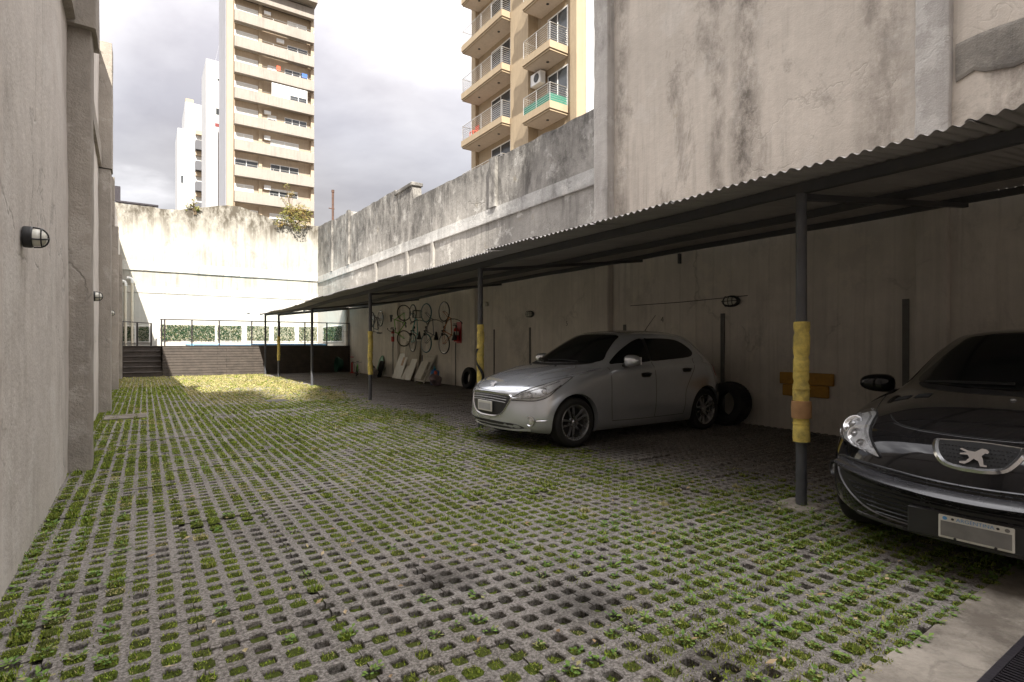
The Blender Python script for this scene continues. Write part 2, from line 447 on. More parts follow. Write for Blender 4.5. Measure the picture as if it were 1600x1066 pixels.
def paver_mesh(seed):
    """block of 5 x 3 cells; the block edges run through the middle of holes"""
    rnd = random.Random(seed)
    vid = {}; V = []; F = []
    def vtx(x, y, z):
        k = (round(x, 5), round(y, 5), round(z, 5))
        if k not in vid:
            vid[k] = len(V); V.append((x * 0.993, y * 0.990, z))
        return vid[k]
    hw, hd, ch = 0.0375, 0.0355, 0.012
    zb = -0.075
    wob = {}
    for ix in range(NX + 1):
        for iy in range(NY + 1):
            wob[ix, iy] = (hw * rnd.uniform(0.93, 1.05), hd * rnd.uniform(0.93, 1.06))
            if rnd.random() < 0.25:
                wob[ix, iy] = (wob[ix, iy][0], hd * 1.10)
    for ix in range(NX + 1):
        for iy in range(NY + 1):
            cx, cy = -BW / 2 + ix * PX, -BD / 2 + iy * PY
            a, d = wob[ix, iy]
            for sx in (-1, 1):
                for sy in (-1, 1):
                    if (ix == 0 and sx < 0) or (ix == NX and sx > 0) or (iy == 0 and sy < 0) or (iy == NY and sy > 0):
                        continue
                    q = [(a, 0), (PX / 2, 0), (PX / 2, PY / 2), (0, PY / 2), (0, d), (a - ch, d), (a, d - ch)]
                    e = 0.004      # worn arris round the hole
                    inn = [(0, d), (a - ch, d), (a, d - ch), (a, 0)]
                    low = [(0, d - e), (a - ch - e * 0.5, d - e), (a - e, d - ch - e * 0.5), (a - e, 0)]
                    T = lambda p, z: vtx(cx + sx * p[0], cy + sy * p[1], z)
                    flip = sx * sy < 0
                    def face(ids):
                        F.append(tuple(ids[::-1]) if flip else tuple(ids))
                    face([T(q[0], 0), T(q[1], 0), T(q[2], 0), T(q[6], 0)])
                    face([T(q[6], 0), T(q[2], 0), T(q[5], 0)])
                    face([T(q[5], 0), T(q[2], 0), T(q[3], 0), T(q[4], 0)])
                    for k in range(3):
                        face([T(inn[k + 1], 0), T(inn[k], 0), T(low[k], -0.005), T(low[k + 1], -0.005)])
                        face([T(low[k + 1], -0.005), T(low[k], -0.005), T(low[k], zb), T(low[k + 1], zb)])
    # outer joint faces
    ed = {}
    for f in F:
        for i in range(len(f)):
            ed.setdefault(frozenset((f[i], f[(i + 1) % len(f)])), []).append((f[i], f[(i + 1) % len(f)]))
    for k, l in ed.items():
        if len(l) == 1:
            a_, b2 = l[0]
            if V[a_][2] > -0.001 and V[b2][2] > -0.001:
                pa, pb = V[a_], V[b2]
                o = len(V); V.append((pa[0], pa[1], zb)); V.append((pb[0], pb[1], zb))
                F.append((b2, a_, o, o + 1))
    return V, F

PAVERS = [paver_mesh(k) for k in range(4)]
GX0, GY0 = -0.9, 1.0
cells = []
for i in range(17):
    for j in range(77):
        cells.append((GX0 + (i + 0.5) * BW, GY0 + (j + 0.5) * BD))

def cam_px(x, y, z=0.0):
    d = 0.559 * x + 0.829 * y; r = 0.829 * x - 0.559 * y
    if d < 0.2: return None
    return 800 + 850 * r / d, 539 - 850 * (z - CAM_H) / d, d

def tilt(x, y, rnd):
    """settled, uneven laying: block height and tilt"""
    z = 0.008 * vnoise(x, y, 0.7, 2) + rnd.uniform(-0.003, 0.003)
    if x < -0.2: z += 0.012 * vnoise(x, y, 1.6, 4)
    k = 0.024 if x < 0.3 else 0.014
    if rnd.random() < 0.06: z -= rnd.uniform(0.006, 0.014)
    return z, rnd.uniform(-k, k), rnd.uniform(-k, k) * 0.7, rnd.uniform(-0.012, 0.012)

# the 300 that show largest are single blocks
seen = []
for (x, y) in cells:
    p = cam_px(x, y)
    if p and -60 < p[0] < 1660 and p[1] < 1090 and x > -0.75:
        seen.append((p[2], x, y))
seen.sort()
single = {(x, y) for _, x, y in seen[:300]}
pave = struct(MB().add([(-0.9, 0.95, -0.085), (8.4, 0.95, -0.085), (8.4, 26.4, -0.085), (-0.9, 26.4, -0.085)], [(0, 1, 2, 3)]).build('paved_yard', M_SOIL))
pm = []
for V, F in PAVERS:
    me = bpy.data.meshes.new('paver'); me.from_pydata(V, [], F); me.materials.append(M_PAVER); me.update(); pm.append(me)
rest = MB(); rnd = random.Random(3)
TOPZ = {}
for (x, y) in cells:
    z, rx, ry, rz = tilt(x, y, rnd)
    TOPZ[round(x, 3), round(y, 3)] = (z, rx, ry)
    k = rnd.randrange(4)
    if (x, y) in single:
        o = link('paver', pm[k], pave, (x, y, z)); o.rotation_euler = (rx, ry, rz)
    else:
        M = Matrix.Translation((x, y, z)) @ Matrix.Rotation(rx, 4, 'X') @ Matrix.Rotation(ry, 4, 'Y')
        V, F = PAVERS[k]
        rest.add([M @ Vector(p) for p in V], F)
stuff(rest.build('pavers_beyond', M_PAVER, pave))

# --- moss and weeds growing in the cells
def leafmat(name, c0, c1, c2):
    m, nt, b_ = new_mat(name)
    geo = nd(nt, 'ShaderNodeNewGeometry')
    n = nd(nt, 'ShaderNodeTexNoise', {'Vector': geo.outputs['Position'], 'Scale': 1.6, 'Detail': 6.0, 'Roughness': 0.7})
    c = ramp(nt, geo.outputs['Random Per Island'], [(0.0, c0), (0.80, c1), (0.86, tuple(0.5 * (a + b) for a, b in zip(c1, (0.30, 0.25, 0.12)))), (1.0, (0.30, 0.25, 0.12))])
    c = mix(nt, ramp(nt, n.outputs[0], [(0.47, 0.0), (0.66, 0.8)]), c, c2)
    nt.links.new(c, b_.inputs['Base Color']); b_.inputs['Roughness'].default_value = 0.75
    b_.inputs['Specular IOR Level'].default_value = 0.2
    return m
M_GRASS = leafmat('moss_blades', (0.060, 0.095, 0.008), (0.23, 0.30, 0.026), (0.19, 0.205, 0.030))
M_WEED = leafmat('weed_leaves', (0.055, 0.115, 0.022), (0.16, 0.25, 0.05), (0.11, 0.17, 0.03))
m, nt, b_ = new_mat('moss_cushion')
geo = nd(nt, 'ShaderNodeNewGeometry')
n = nd(nt, 'ShaderNodeTexNoise', {'Vector': geo.outputs['Position'], 'Scale': 26.0, 'Detail': 6.0, 'Roughness': 0.75})
n2 = nd(nt, 'ShaderNodeTexNoise', {'Vector': geo.outputs['Position'], 'Scale': 1.1, 'Detail': 5.0, 'Roughness': 0.7})
c = mix(nt, ramp(nt, n.outputs[0], [(0.35, 0.0), (0.68, 1.0)]), (0.032, 0.042, 0.010), (0.095, 0.125, 0.018))
c = mix(nt, ramp(nt, n2.outputs[0], [(0.48, 0.0), (0.66, 0.6)]), c, (0.070, 0.062, 0.030))
c = mix(nt, mth(nt, 'MULTIPLY', geo.outputs['Random Per Island'], 0.45), c, (0.03, 0.030, 0.014))
sepx = nd(nt, 'ShaderNodeSeparateXYZ', {0: geo.outputs['Position']})
dry = ramp(nt, mth(nt, 'MULTIPLY', sepx.outputs[0], 0.1), [(0.44, 0.0), (0.52, 1.0)])
c = mix(nt, dry, c, (0.070, 0.054, 0.038))       # bare earth where the roof keeps the rain off
nt.links.new(c, b_.inputs['Base Color']); b_.inputs['Roughness'].default_value = 1.0
b_.inputs['Specular IOR Level'].default_value = 0.05
nt.links.new(nd(nt, 'ShaderNodeBump', {'Height': n.outputs[0], 'Strength': 1.0, 'Distance': 0.012}).outputs[0], b_.inputs['Normal'])
M_MOSS = m

pale_v = []; pale_f = []; moss = MB(); blades_v = []; blades_f = []; weeds_v = []; weeds_f = []
rg = random.Random(11)
def blade(V, F, x, y, z, ln, w, lean, az):
    ca, sa = math.cos(az), math.sin(az)
    hx, hy = lean * ln * ca, lean * ln * sa
    o = len(V)
    V.append((x - sa * w, y + ca * w, z)); V.append((x + sa * w, y - ca * w, z))
    V.append((x + hx, y + hy, z + ln * math.sqrt(max(0.05, 1 - lean * lean))))
    F.append((o, o + 1, o + 2))
def leaf(V, F, x, y, z, ln, w, el, az):
    ca, sa = math.cos(az), math.sin(az); ce, se = math.cos(el), math.sin(el)
    o = len(V)
    V.append((x, y, z))
    V.append((x + ca * ce * ln * 0.55 - sa * w, y + sa * ce * ln * 0.55 + ca * w, z + se * ln * 0.6))
    V.append((x + ca * ce * ln, y + sa * ce * ln, z + se * ln * 0.8))
    V.append((x + ca * ce * ln * 0.55 + sa * w, y + sa * ce * ln * 0.55 - ca * w, z + se * ln * 0.6))
    F.append((o, o + 3, o + 2, o + 1))

for i in range(17 * NX + 1):
    for j in range(77 * NY + 1):
        x = GX0 + i * PX; y = GY0 + j * PY
        p = cam_px(x, y)
        if not p or p[0] < -80 or p[0] > 1690 or p[1] > 1120 or x < -0.60 - 0.0144 * y or x > 8.3:
            continue
        d = p[2]
        under = max(0.0, min(1.0, (x - 4.0) / 0.9))            # rain shadow of the canopy
        if 4.0 < x < 5.2 and y < 4: under *= 0.4
        g = 1.02 + 0.75 * vnoise(x, y, 0.55, 1) + 0.5 * vnoise(x, y, 2.6, 5) + rg.uniform(-0.28, 0.28)
        edge = max(0.0, 1 - (x + 0.62 + 0.0144 * y) / 0.75)      # lush along the left wall
        g += 0.45 * edge
        far = max(0.0, min(1.0, (y - 9) / 8))
        g += 0.10 * far
        dk = (x - 1.75) ** 2 / 0.30 + (y - 2.15) ** 2 / 0.10       # bare patches
        if dk < 1: g -= 0.9 * (1 - dk)
        for (sx_, sy_, sr_) in ((1.365, 2.72, 0.24), (1.92, 1.36, 0.20), (1.835, 2.09, 0.22)):
            q_ = math.hypot(x - sx_, y - sy_) / sr_
            if q_ < 1: g -= 0.9 * (1 - q_ * q_)
        if y < 3.6 and x < 1.9: g -= 0.32 * min(1, (3.6 - y)) * max(0, 1 - edge)
        if 3.6 < y < 13 and x < 4.2: g += 0.12
        g -= 1.3 * under
        g = max(0.0, min(1.25, g))
        lev = -0.030 + 0.028 * min(1, g) + rg.uniform(-0.008, 0.006)
        if rg.random() < 0.06: lev = -0.05; g *= 0.1
        n8 = 8; o = len(moss.v)
        a0, d0 = 0.0405, 0.039
        ring = [(a0, -d0 * .6), (a0, d0 * .6), (a0 * .6, d0), (-a0 * .6, d0), (-a0, d0 * .6), (-a0, -d0 * .6), (-a0 * .6, -d0), (a0 * .6, -d0)]
        moss.v.append((x + rg.uniform(-.01, .01), y + rg.uniform(-.01, .01), lev + 0.006 + 0.008 * g))
        for (q, w) in ring:
            moss.v.append((x + q, y + w, lev + rg.uniform(-0.005, 0.003)))
        for k in range(8):
            moss.f.append((o, o + 1 + k, o + 1 + (k + 1) % 8))
        if g < 0.12: continue
        zt = lev + 0.003
        if d < 4.5: nb, ln, w = 85, 0.011, 0.0030
        elif d < 8: nb, ln, w = 55, 0.013, 0.0042
        elif d < 14: nb, ln, w = 34, 0.020, 0.006
        else: nb, ln, w = 18, 0.024, 0.011
        nb = int(nb * min(1.3, g) ** 1.3)
        sp = 0.036 + 0.012 * max(0, g - 0.8)
        tall = 1.0 + (1.2 if rg.random() < 0.10 * g else 0)
        sunny = (0.9 < x < 4.4 and y > 13) or y > 20  # sun patch area: its brightness is put into paler straw blades
        bv, bf = (pale_v, pale_f) if rg.random() < (0.8 if sunny else 0.05) else (blades_v, blades_f)
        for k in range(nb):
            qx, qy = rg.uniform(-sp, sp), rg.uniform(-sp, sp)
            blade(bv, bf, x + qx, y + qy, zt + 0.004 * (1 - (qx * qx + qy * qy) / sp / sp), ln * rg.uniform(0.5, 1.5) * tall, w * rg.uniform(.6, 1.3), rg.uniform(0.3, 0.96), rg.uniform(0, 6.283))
        # broad-leaved weeds: by the parked black car, along the left wall, scattered elsewhere
        wz = 0.04
        if 1.1 < x < 4.7 and y < 3.4:
            wz = min(1.0, max(0.04, (x - 1.0) * 0.62)) * max(0.25, min(1, (3.6 - y) / 1.3)) * 0.95
            if y > 3.3 - 0.15 * x: wz *= 0.5
        if edge > 0.2 and y < 6: wz = 0.75 * edge
        if y < 1.25 and x > 1.9: wz = max(wz, 0.75)
        if rg.random() < wz and d < 11:
            nl = int(rg.uniform(9, 24)); s = rg.uniform(0.7, 1.25)
            for k in range(nl):
                rr = rg.uniform(0, 0.036) * s; t = rg.uniform(0, 6.283)
                leaf(weeds_v, weeds_f, x + rr * math.cos(t), y + rr * math.sin(t), max(zt, -0.006) + rg.uniform(0.0, 0.022) * s, rg.uniform(0.014, 0.032) * s, rg.uniform(0.005, 0.0095) * s, rg.uniform(-0.1, 0.8), t + rg.uniform(-0.9, 0.9))
# weeds and grass that creep over the blocks
for k in range(4300):
    t = rg.random()
    if t < 0.35:
        y = rg.uniform(1.6, 26); x = -0.55 - 0.0144 * y + abs(rg.gauss(0, 0.20))
    elif t < 0.75:
        y = 26.2 - abs(rg.gauss(0, 5.5)); x = -0.6 + abs(rg.gauss(0, 1.9))
    else:
        x = rg.uniform(1.6, 4.6); y = 1.05 + abs(rg.gauss(0, 0.65))
    if vnoise(x, y, 1.8, 9) < -0.02 or x > 4.7 or y < 1.0: continue
    dd = 0.559 * x + 0.829 * y
    s = 1 if dd < 6 else (1.5 if dd < 12 else 2.4)
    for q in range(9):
        bv, bf = (pale_v, pale_f) if y > 15 and x > 0.8 and rg.random() < 0.8 else (blades_v, blades_f)
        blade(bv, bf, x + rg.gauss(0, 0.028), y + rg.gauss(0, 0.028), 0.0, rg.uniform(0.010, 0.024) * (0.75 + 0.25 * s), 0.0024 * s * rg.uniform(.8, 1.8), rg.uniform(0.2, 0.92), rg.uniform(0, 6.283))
stuff(moss.build('moss', M_MOSS, smooth=60), 'dark green moss and soil filling the paver cells', 'moss')
stuff(MB().add(blades_v, blades_f).build('grass', M_GRASS), 'short yellow-green grass growing through the grid pavers', 'grass')
stuff(MB().add(pale_v, pale_f).build('sun_patch_grass', leafmat('straw_blades', (0.20, 0.19, 0.05), (0.42, 0.37, 0.16), (0.38, 0.32, 0.16))), 'pale dry grass in the sunny end of the yard', 'grass')
stuff(MB().add(weeds_v, weeds_f).build('weeds', M_WEED), 'broad-leaved green weeds sprouting in the paver cells', 'weeds')

fv_ = []; ff_ = []
for k in range(150):
    x = rg.uniform(-0.5, 4.6); y = 1.1 + abs(rg.gauss(0, 4.0))
    a, l, w = rg.uniform(0, 6.283), rg.uniform(0.012, 0.030), rg.uniform(0.006, 0.012); o = len(fv_)
    ca, sa = math.cos(a), math.sin(a)
    fv_ += [(x - ca * l, y - sa * l, 0.012), (x - sa * w, y + ca * w, 0.020), (x + ca * l, y + sa * l, 0.013 + rg.uniform(0, .012)), (x + sa * w, y - ca * w, 0.014)]
    ff_.append((o, o + 1, o + 2, o + 3))
stuff(MB().add(fv_, ff_).build('fallen_leaves', leafmat('dead_leaves', (0.20, 0.12, 0.05), (0.42, 0.33, 0.20), (0.25, 0.16, 0.08))), 'small dry leaves scattered on the pavers', 'leaves')
# --- concrete apron with the drain channel
ap = MB()
nxa = 60
top = []
for i in range(nxa + 1):
    x = -1.0 + 9.4 * i / nxa
    top.append((x, 1.0 + 0.035 * vnoise(x, 0, 2.2, 3) + 0.02 * vnoise(x, 0, 9, 4)))
V = []; F = []
for i, (x, y) in enumerate(top):
    V += [(x, y, -0.08), (x, y, 0.006), (x, 0.735, 0.006), (x, 0.735, -0.2)]
for i in range(nxa):
    a = i * 4
    for k in range(3):
        F.append((a + k, a + k + 1, a + 5 + k, a + 4 + k))
ap.add(V, F)
ap.add([(-1, 0.40, 0.006), (8.4, 0.40, 0.006), (8.4, -14, 0.006), (-1, -14, 0.006)], [(0, 3, 2, 1)])
ap.box(-1, 8.4, 0.38, 0.40, -0.2, 0.006)
ap.add([(-1, 0.39, -0.18), (8.4, 0.39, -0.18), (8.4, 0.74, -0.18), (-1, 0.74, -0.18)], [(0, 1, 2, 3)])
struct(ap.build('concrete_apron', M_CONC))
M_IRON = simple('dark_iron', (0.045, 0.040, 0.046), 0.45, 0.6, scale=14, bump=0.2)
gr = thing('drain_grate', 'long dark steel drain grate set in the concrete by the black car', 'drain grate', (2.2, 0.57, 0))
fr = MB().box(-0.9, 4.4, 0.135, 0.163, -0.03, 0.010).box(-0.9, 4.4, -0.163, -0.135, -0.03, 0.010)
fr.build('frame', M_IRON, gr)
slat_me = None
for k in range(118):
    x = 0.1 + k * 0.024
    if slat_me is None:
        o = MB().box(-0.005, 0.005, -0.134, 0.134, -0.025, 0.007).build('slat', M_IRON, gr); slat_me = o.data
    else:
        o = link('slat', slat_me, gr)
    o.location = (x, 0, 0)

# post pads and manhole lids
def lid(name, label, x0, x1, y0, y1, mat_, h=0.022):
    t = tag(MB().cbox(x0, x1, y0, y1, -0.02, h, 0.008).build(name, mat_), label, 'cover')
    return t
lid('manhole_lid', 'rectangular pale concrete lid set in the grass by the left wall', -0.60, 0.02, 11.6, 12.25, M_CONC, 0.03)
lid('inspection_cover', 'small dark square inspection cover flush in the grid pavers', 2.30, 2.78, 13.3, 13.75, M_IRON, 0.016)
# ============================================================= WALLS
def wall(name, p0, p1, th, top, mat_, amp=0.012, nx=120, nz=40, z0=-0.1, parent=None, seed=1, side=1):
    """upright wall along p0->p1; yard face on the left of the direction when side=1; uneven face, ragged top"""
    p0 = Vector((*p0, 0)); p1 = Vector((*p1, 0)); L = (p1 - p0).length
    d = (p1 - p0).normalized(); n = Vector((-d.y, d.x, 0)) * side
    V = []; F = []
    for i in range(nx + 1):
        s = i / nx
        zt = top(s * L)
        for k in range(nz + 1):
            z = z0 + (zt - z0) * k / nz
            q = p0 + d * (s * L)
            dv = amp * (noise.noise(Vector((s * L * 0.9, z * 0.9, seed * 3.3))) + 0.5 * noise.noise(Vector((s * L * 2.7, z * 2.7, seed * 5.1))))
            V.append(q + n * dv + Vector((0, 0, z)))
    for i in range(nx):
        for k in range(nz):
            a = i * (nz + 1) + k
            f = (a, a + nz + 1, a + nz + 2, a + 1)
            F.append(f[::-1] if side > 0 else f)
    o = len(V)
    for i in range(nx + 1):
        s = i / nx; q = p0 + d * (s * L) - n * th
        V.append(q + Vector((0, 0, top(s * L)))); V.append(q + Vector((0, 0, z0)))
    for i in range(nx):
        a = i * (nz + 1) + nz; b = o + 2 * i
        f = (a, a + nz + 1, b + 2, b); F.append(f[::-1] if side > 0 else f)
        f = (b, b + 2, b + 3, b + 1); F.append(f[::-1] if side > 0 else f)
    # ends
    F.append(tuple([k for k in range(nz + 1)] + [o, o + 1]))
    e = nx * (nz + 1)
    F.append(tuple([e + k for k in range(nz, -1, -1)] + [o + 2 * nx + 1, o + 2 * nx]))
    mb = MB(); mb.add(V, F)
    return mb.build(name, mat_, parent, smooth=50)

def pilaster(name, mat_, parent, M, w, dpt, z0, z1, seed=0, amp=0.008, nz=36, bev=0.018):
    """rough rendered upright with softened arrises; M maps local (along wall, out of wall) to the yard"""
    prof = [(-w / 2, -0.02), (-w / 2, dpt - bev), (-w / 2 + bev * .4, dpt - bev * .3), (-w / 2 + bev, dpt)]
    for k in range(1, 6): prof.append((-w / 2 + bev + (w - 2 * bev) * k / 6, dpt))
    prof += [(w / 2 - bev, dpt), (w / 2 - bev * .4, dpt - bev * .3), (w / 2, dpt - bev), (w / 2, -0.02)]
    V = []; F = []; m = len(prof)
    for k in range(nz + 1):
        z = z0 + (z1 - z0) * k / nz
        for q, (a, b) in enumerate(prof):
            j = Vector((a * 3 + seed, b * 3, z * 1.7))
            dn = amp * noise.noise(j) + amp * 0.6 * noise.noise(j * 3)
            V.append(M @ Vector((a + dn * (1 if a > 0 else -1), b + (dn if b > 0 else 0), z)))
    for k in range(nz):
        for q in range(m - 1):
            a = k * m + q
            F.append((a, a + m, a + m + 1, a + 1))
    F.append(tuple(range(m))); F.append(tuple(range(nz * m, nz * m + m))[::-1])
    return MB().add(V, F).build(name, mat_, parent, smooth=50)

# ---- left wall: yard face x = -0.55 - 0.0144 y
LW = lambda y: -0.55 - 0.0144 * y
def left_top(s):
    y = s - 14
    return (9.6 if y < 7.9 else 7.0) + 0.03 * noise.noise(Vector((y * 1.5, 0, 0))) if y < 13.35 else 6.35 + 0.05 * noise.noise(Vector((y * 1.3, 2, 0)))
lw = wall('boundary_wall', (LW(-14), -14), (LW(33), 33), 0.42, left_top, M_LEFT, amp=0.016, nx=300, nz=50, seed=2, side=-1)
tag(lw, 'tall grey rendered wall with square pilasters and round lamps along the yard', 'wall')
ang = math.atan2(1, -0.0144)
def LM(y):
    return Matrix.Translation((LW(y), y, 0)) @ Matrix(((-0.0144, 1, 0, 0), (1, 0, 0, 0), (0, 0, 1, 0), (0, 0, 0, 1)))
for y, z1 in ((1.1, 4.55), (7.32, 4.55), (13.25, 4.68), (19.5, 4.70), (25.6, 4.72)):
    pilaster('pilaster', M_PIL, lw, LM(y), 0.42, 0.19, -0.08, z1, seed=y)
# beam band above the near pilasters, heavier block on the second
for (y0, y1, z0, z1, dp) in ((-10, 7.0, 4.57, 4.98, 0.07), (7.60, 13.0, 4.70, 5.05, 0.05)):
    pilaster('ledge', M_PIL, lw, LM((y0 + y1) / 2), y1 - y0, dp, z0, z1, seed=y0, nz=8, amp=0.006)
pilaster('pilaster_head', M_PIL, lw, LM(7.32), 0.60, 0.235, 4.552, 9.5, seed=1.5)
pilaster('pilaster_head', M_PIL, lw, LM(13.25), 0.46, 0.21, 4.70, 7.12, seed=2.5)
# thin mouldings by the far end
pilaster('pilaster_head', M_PIL, lw, LM(19.5), 0.44, 0.10, 4.71, 6.1, seed=4.5)

# ---- far wall
FY = 32.4
def far_top(s):
    x = -1.6 + s
    z = np.interp(x, [-1.6, -0.9, 1.2, 3.2, 3.6, 4.3, 5.2, 6.2, 7.0, 8.4, 9.2], [8.15, 8.15, 8.12, 8.62, 8.72, 8.72, 8.45, 8.15, 8.05, 8.20, 8.2])
    return float(z) + 0.05 * noise.noise(Vector((x * 2.1, 1, 0)))
fw = wall('end_wall', (-1.6, FY), (9.2, FY), 0.35, far_top, M_WHITE, amp=0.02, nx=110, nz=60, seed=5, side=-1)
tag(fw, 'sunlit white end wall with stained crest behind the pool deck', 'wall')
M_LEDGE = plaster('ledge_render', (0.62, 0.59, 0.53), stain=0.6, streak=0.5, crack=0.0, patch=0.0, thr=0.5, bump=0.6)
mb = MB().cbox(-1.2, 8.28, FY - 0.075, FY + 0.05, 4.95, 5.42, 0.02); mb.build('band', M_LEDGE, fw)
mb = MB().cbox(-1.2, 8.28, FY - 0.06, FY + 0.05, 3.86, 4.20, 0.015); mb.build('band', M_LEDGE, fw)
mb = MB().box(-1.2, 8.28, FY - 0.035, FY + 0.05, 1.0, 3.84); mb.build('painted_dado', M_CLEANW, fw)

# ---- right side: lower wall, then the high party wall
RX = 8.30
def low_top(s):
    y = 8.75 + s
    z = np.interp(y, [8.7, 13, 18.9, 18.95, 20.6, 20.65, 26.4, 26.45, 29.6, 29.65, 33], [6.55, 6.62, 6.76, 7.32, 7.32, 7.50, 7.58, 7.86, 7.92, 8.02, 8.15])
    return float(z) + 0.04 * noise.noise(Vector((y * 1.7, 5, 0)))
rw = wall('side_wall', (RX, 8.75), (RX, 32.6), 0.35, low_top, M_LOW, amp=0.018, nx=240, nz=60, seed=8, side=1)
tag(rw, 'lower streaked grey concrete wall above the far half of the carport', 'wall')
RM = lambda y: Matrix.Translation((RX, y, 0)) @ Matrix(((0, -1, 0, 0), (-1, 0, 0, 0), (0, 0, 1, 0), (0, 0, 0, 1)))
MB().box(RX - 0.035, RX + 0.03, 26.95, FY - 0.04, 0.9, 3.84).build('painted_dado', M_CLEANW, rw)
M_BAND = plaster('grey_band', (0.46, 0.45, 0.43), stain=0.55, streak=0.3, crack=0.2, patch=0.5, thr=0.5, bump=0.9)
pilaster('band', M_BAND, rw, RM((8.95 + 32.3) / 2), 32.3 - 8.95, 0.06, 4.86, 5.22, seed=3, nz=10, amp=0.02, bev=0.03)
for y in (13.2, 26.6, 29.5):
    pilaster('pilaster', M_LOW, rw, RM(y), 0.34, 0.10, 5.23, float(low_top(y - 8.75)) + 0.02, seed=y)
for y in (17.2, 19.4, 22.8):
    pilaster('pilaster', M_LOW, rw, RM(y), 0.22, 0.07, 3.2, 4.85, seed=y, nz=14)
MB().cbox(RX - 0.07, RX + 0.40, 18.9, 20.65, 7.26, 7.40, 0.02).build('coping', M_LOW, rw)
# lower cement dado under the carport (butts on the wall, slightly proud)
for y in (14.2, 20.2, 26.65):
    pilaster('pilaster', M_UNDER, rw, RM(y), 0.30, 0.17, -0.08, 3.12, seed=y + 1)
wall('dado', (RX - 0.045, 8.95), (RX - 0.045, 26.9), 0.06, lambda s: 3.10, M_UNDER, amp=0.008, nx=120, nz=20, parent=rw, seed=21, side=1)

hw = wall('party_wall', (RX, -14), (RX, 8.75), 0.45, lambda s: 12.5, M_HIGH, amp=0.014, nx=160, nz=70, seed=11, side=1)
tag(hw, 'high cream rendered party wall with dark stains above the parked cars', 'wall')
pilaster('pilaster', M_WHITEPIL, hw, RM(8.62), 0.42, 0.20, 3.16, 12.5, seed=6, nz=60, amp=0.012)
pilaster('pilaster', M_WHITEPIL, hw, RM(2.72), 0.36, 0.12, 3.16, 12.5, seed=7, nz=60, amp=0.016)
pilaster('pilaster', M_UNDER, hw, RM(8.62), 0.40, 0.18, -0.08, 3.15, seed=8)
pilaster('pilaster', M_UNDER, hw, RM(2.72), 0.34, 0.15, -0.08, 3.15, seed=9)
wall('dado', (RX - 0.045, -10), (RX - 0.045, 8.40), 0.06, lambda s: 3.12, M_UNDER, amp=0.008, nx=120, nz=20, parent=hw, seed=23, side=1)
# dark stained run-down where the render has fallen off, right of the second pilaster
M_BARE = plaster('bare_patch', (0.25, 0.23, 0.20), stain=0.6, streak=0.4, crack=0.0, patch=0.3, bump=0.9, thr=0.48)
V = []; F = []
for i in range(41):
    y = 2.50 - i * 0.09
    zlo = 4.55 + 0.10 * noise.noise(Vector((y * 2.3, 0, 0))) + 0.06 * noise.noise(Vector((y * 9.3, 0, 0)))
    zhi = 5.02 + 0.08 * noise.noise(Vector((y * 1.7, 4, 0)))
    V += [(RX - 0.024, y, zlo), (RX - 0.034, y, zlo + .04), (RX - 0.034, y, zhi - .04), (RX - 0.024, y, zhi), (RX + 0.02, y, zlo), (RX + 0.02, y, zhi)]
for i in range(40):
    a = i * 6; b = a + 6
    for p, q in ((4, 0), (0, 1), (1, 2), (2, 3), (3, 5)):
        F.append((a + p, b + p, b + q, a + q))
MB().add(V, F).build('bare_band', M_BARE, hw)

# painted bay numbers, bay dividing strips, yellow foam bumpers
M_PAINT = simple('dark_paint', (0.10, 0.092, 0.08), 0.8)
for body, y, z, par in (('3', 4.33, 1.72, hw), ('4', 7.05, 1.78, hw), ('5', 9.90, 1.80, rw)):
    me = text_mesh(body, 0.16); me.materials.append(M_PAINT)
    o = link('bay_number', me, par, (RX - 0.066, y, z)); o.rotation_euler = (R(90), 0, R(-90))
    o['label'] = 'painted bay number ' + body
M_STRIP = simple('grey_strip', (0.13, 0.125, 0.118), 0.8)
for y, z1, par in ((5.74, 1.84, hw), (8.05, 1.72, hw), (3.02, 1.9, hw), (11.4, 1.75, rw)):
    MB().box(RX - 0.062, RX - 0.04, y - 0.038, y + 0.038, 0.0, z1).build('bay_strip', M_STRIP, par)
M_AMBER = simple('amber_foam', (0.42, 0.22, 0.035), 0.8, bump=0.3, var=0.25, scale=5, dirt=0.4)
bp = thing('wall_bumper', 'two brown-yellow foam strips fixed to the wall between the cars', 'bumper', (RX - 0.06, 4.30, 0))
MB().cbox(-0.05, 0.0, -0.40, 0.40, 0.70, 0.88, 0.012).build('strip', M_AMBER, bp)
MB().cbox(-0.04, 0.0, -0.33, 0.36, 0.52, 0.695, 0.012).build('strip', M_AMBER, bp)

# ============================================================= CARPORT
M_POST = simple('post_paint', (0.085, 0.088, 0.098), 0.5, 0.2, scale=6, bump=0.1, dirt=0.5)
M_BEAM = simple('beam_paint', (0.060, 0.060, 0.064), 0.6, 0.1, scale=5, dirt=0.4)
m, nt, b_ = new_mat('corrugated_sheet')
geo = nd(nt, 'ShaderNodeNewGeometry')
mpn = nd(nt, 'ShaderNodeMapping', {'Vector': geo.outputs['Position'], 'Scale': (0.35, 3.0, 1.0)})
n = nd(nt, 'ShaderNodeTexNoise', {'Vector': mpn.outputs[0], 'Scale': 1.6, 'Detail': 8.0, 'Roughness': 0.7})
n2 = nd(nt, 'ShaderNodeTexNoise', {'Vector': geo.outputs['Position'], 'Scale': 22.0, 'Detail': 4.0})
c = mix(nt, ramp(nt, n.outputs[0], [(0.3, 0.0), (0.7, 1.0)]), (0.26, 0.245, 0.235), (0.40, 0.38, 0.36))
c = mix(nt, ramp(nt, n.outputs[0], [(0.60, 0.0), (0.75, 0.6)]), c, (0.12, 0.075, 0.045))
nt.links.new(c, b_.inputs['Base Color']); b_.inputs['Roughness'].default_value = 0.6; b_.inputs['Metallic'].default_value = 0.0
M_SHEET = m
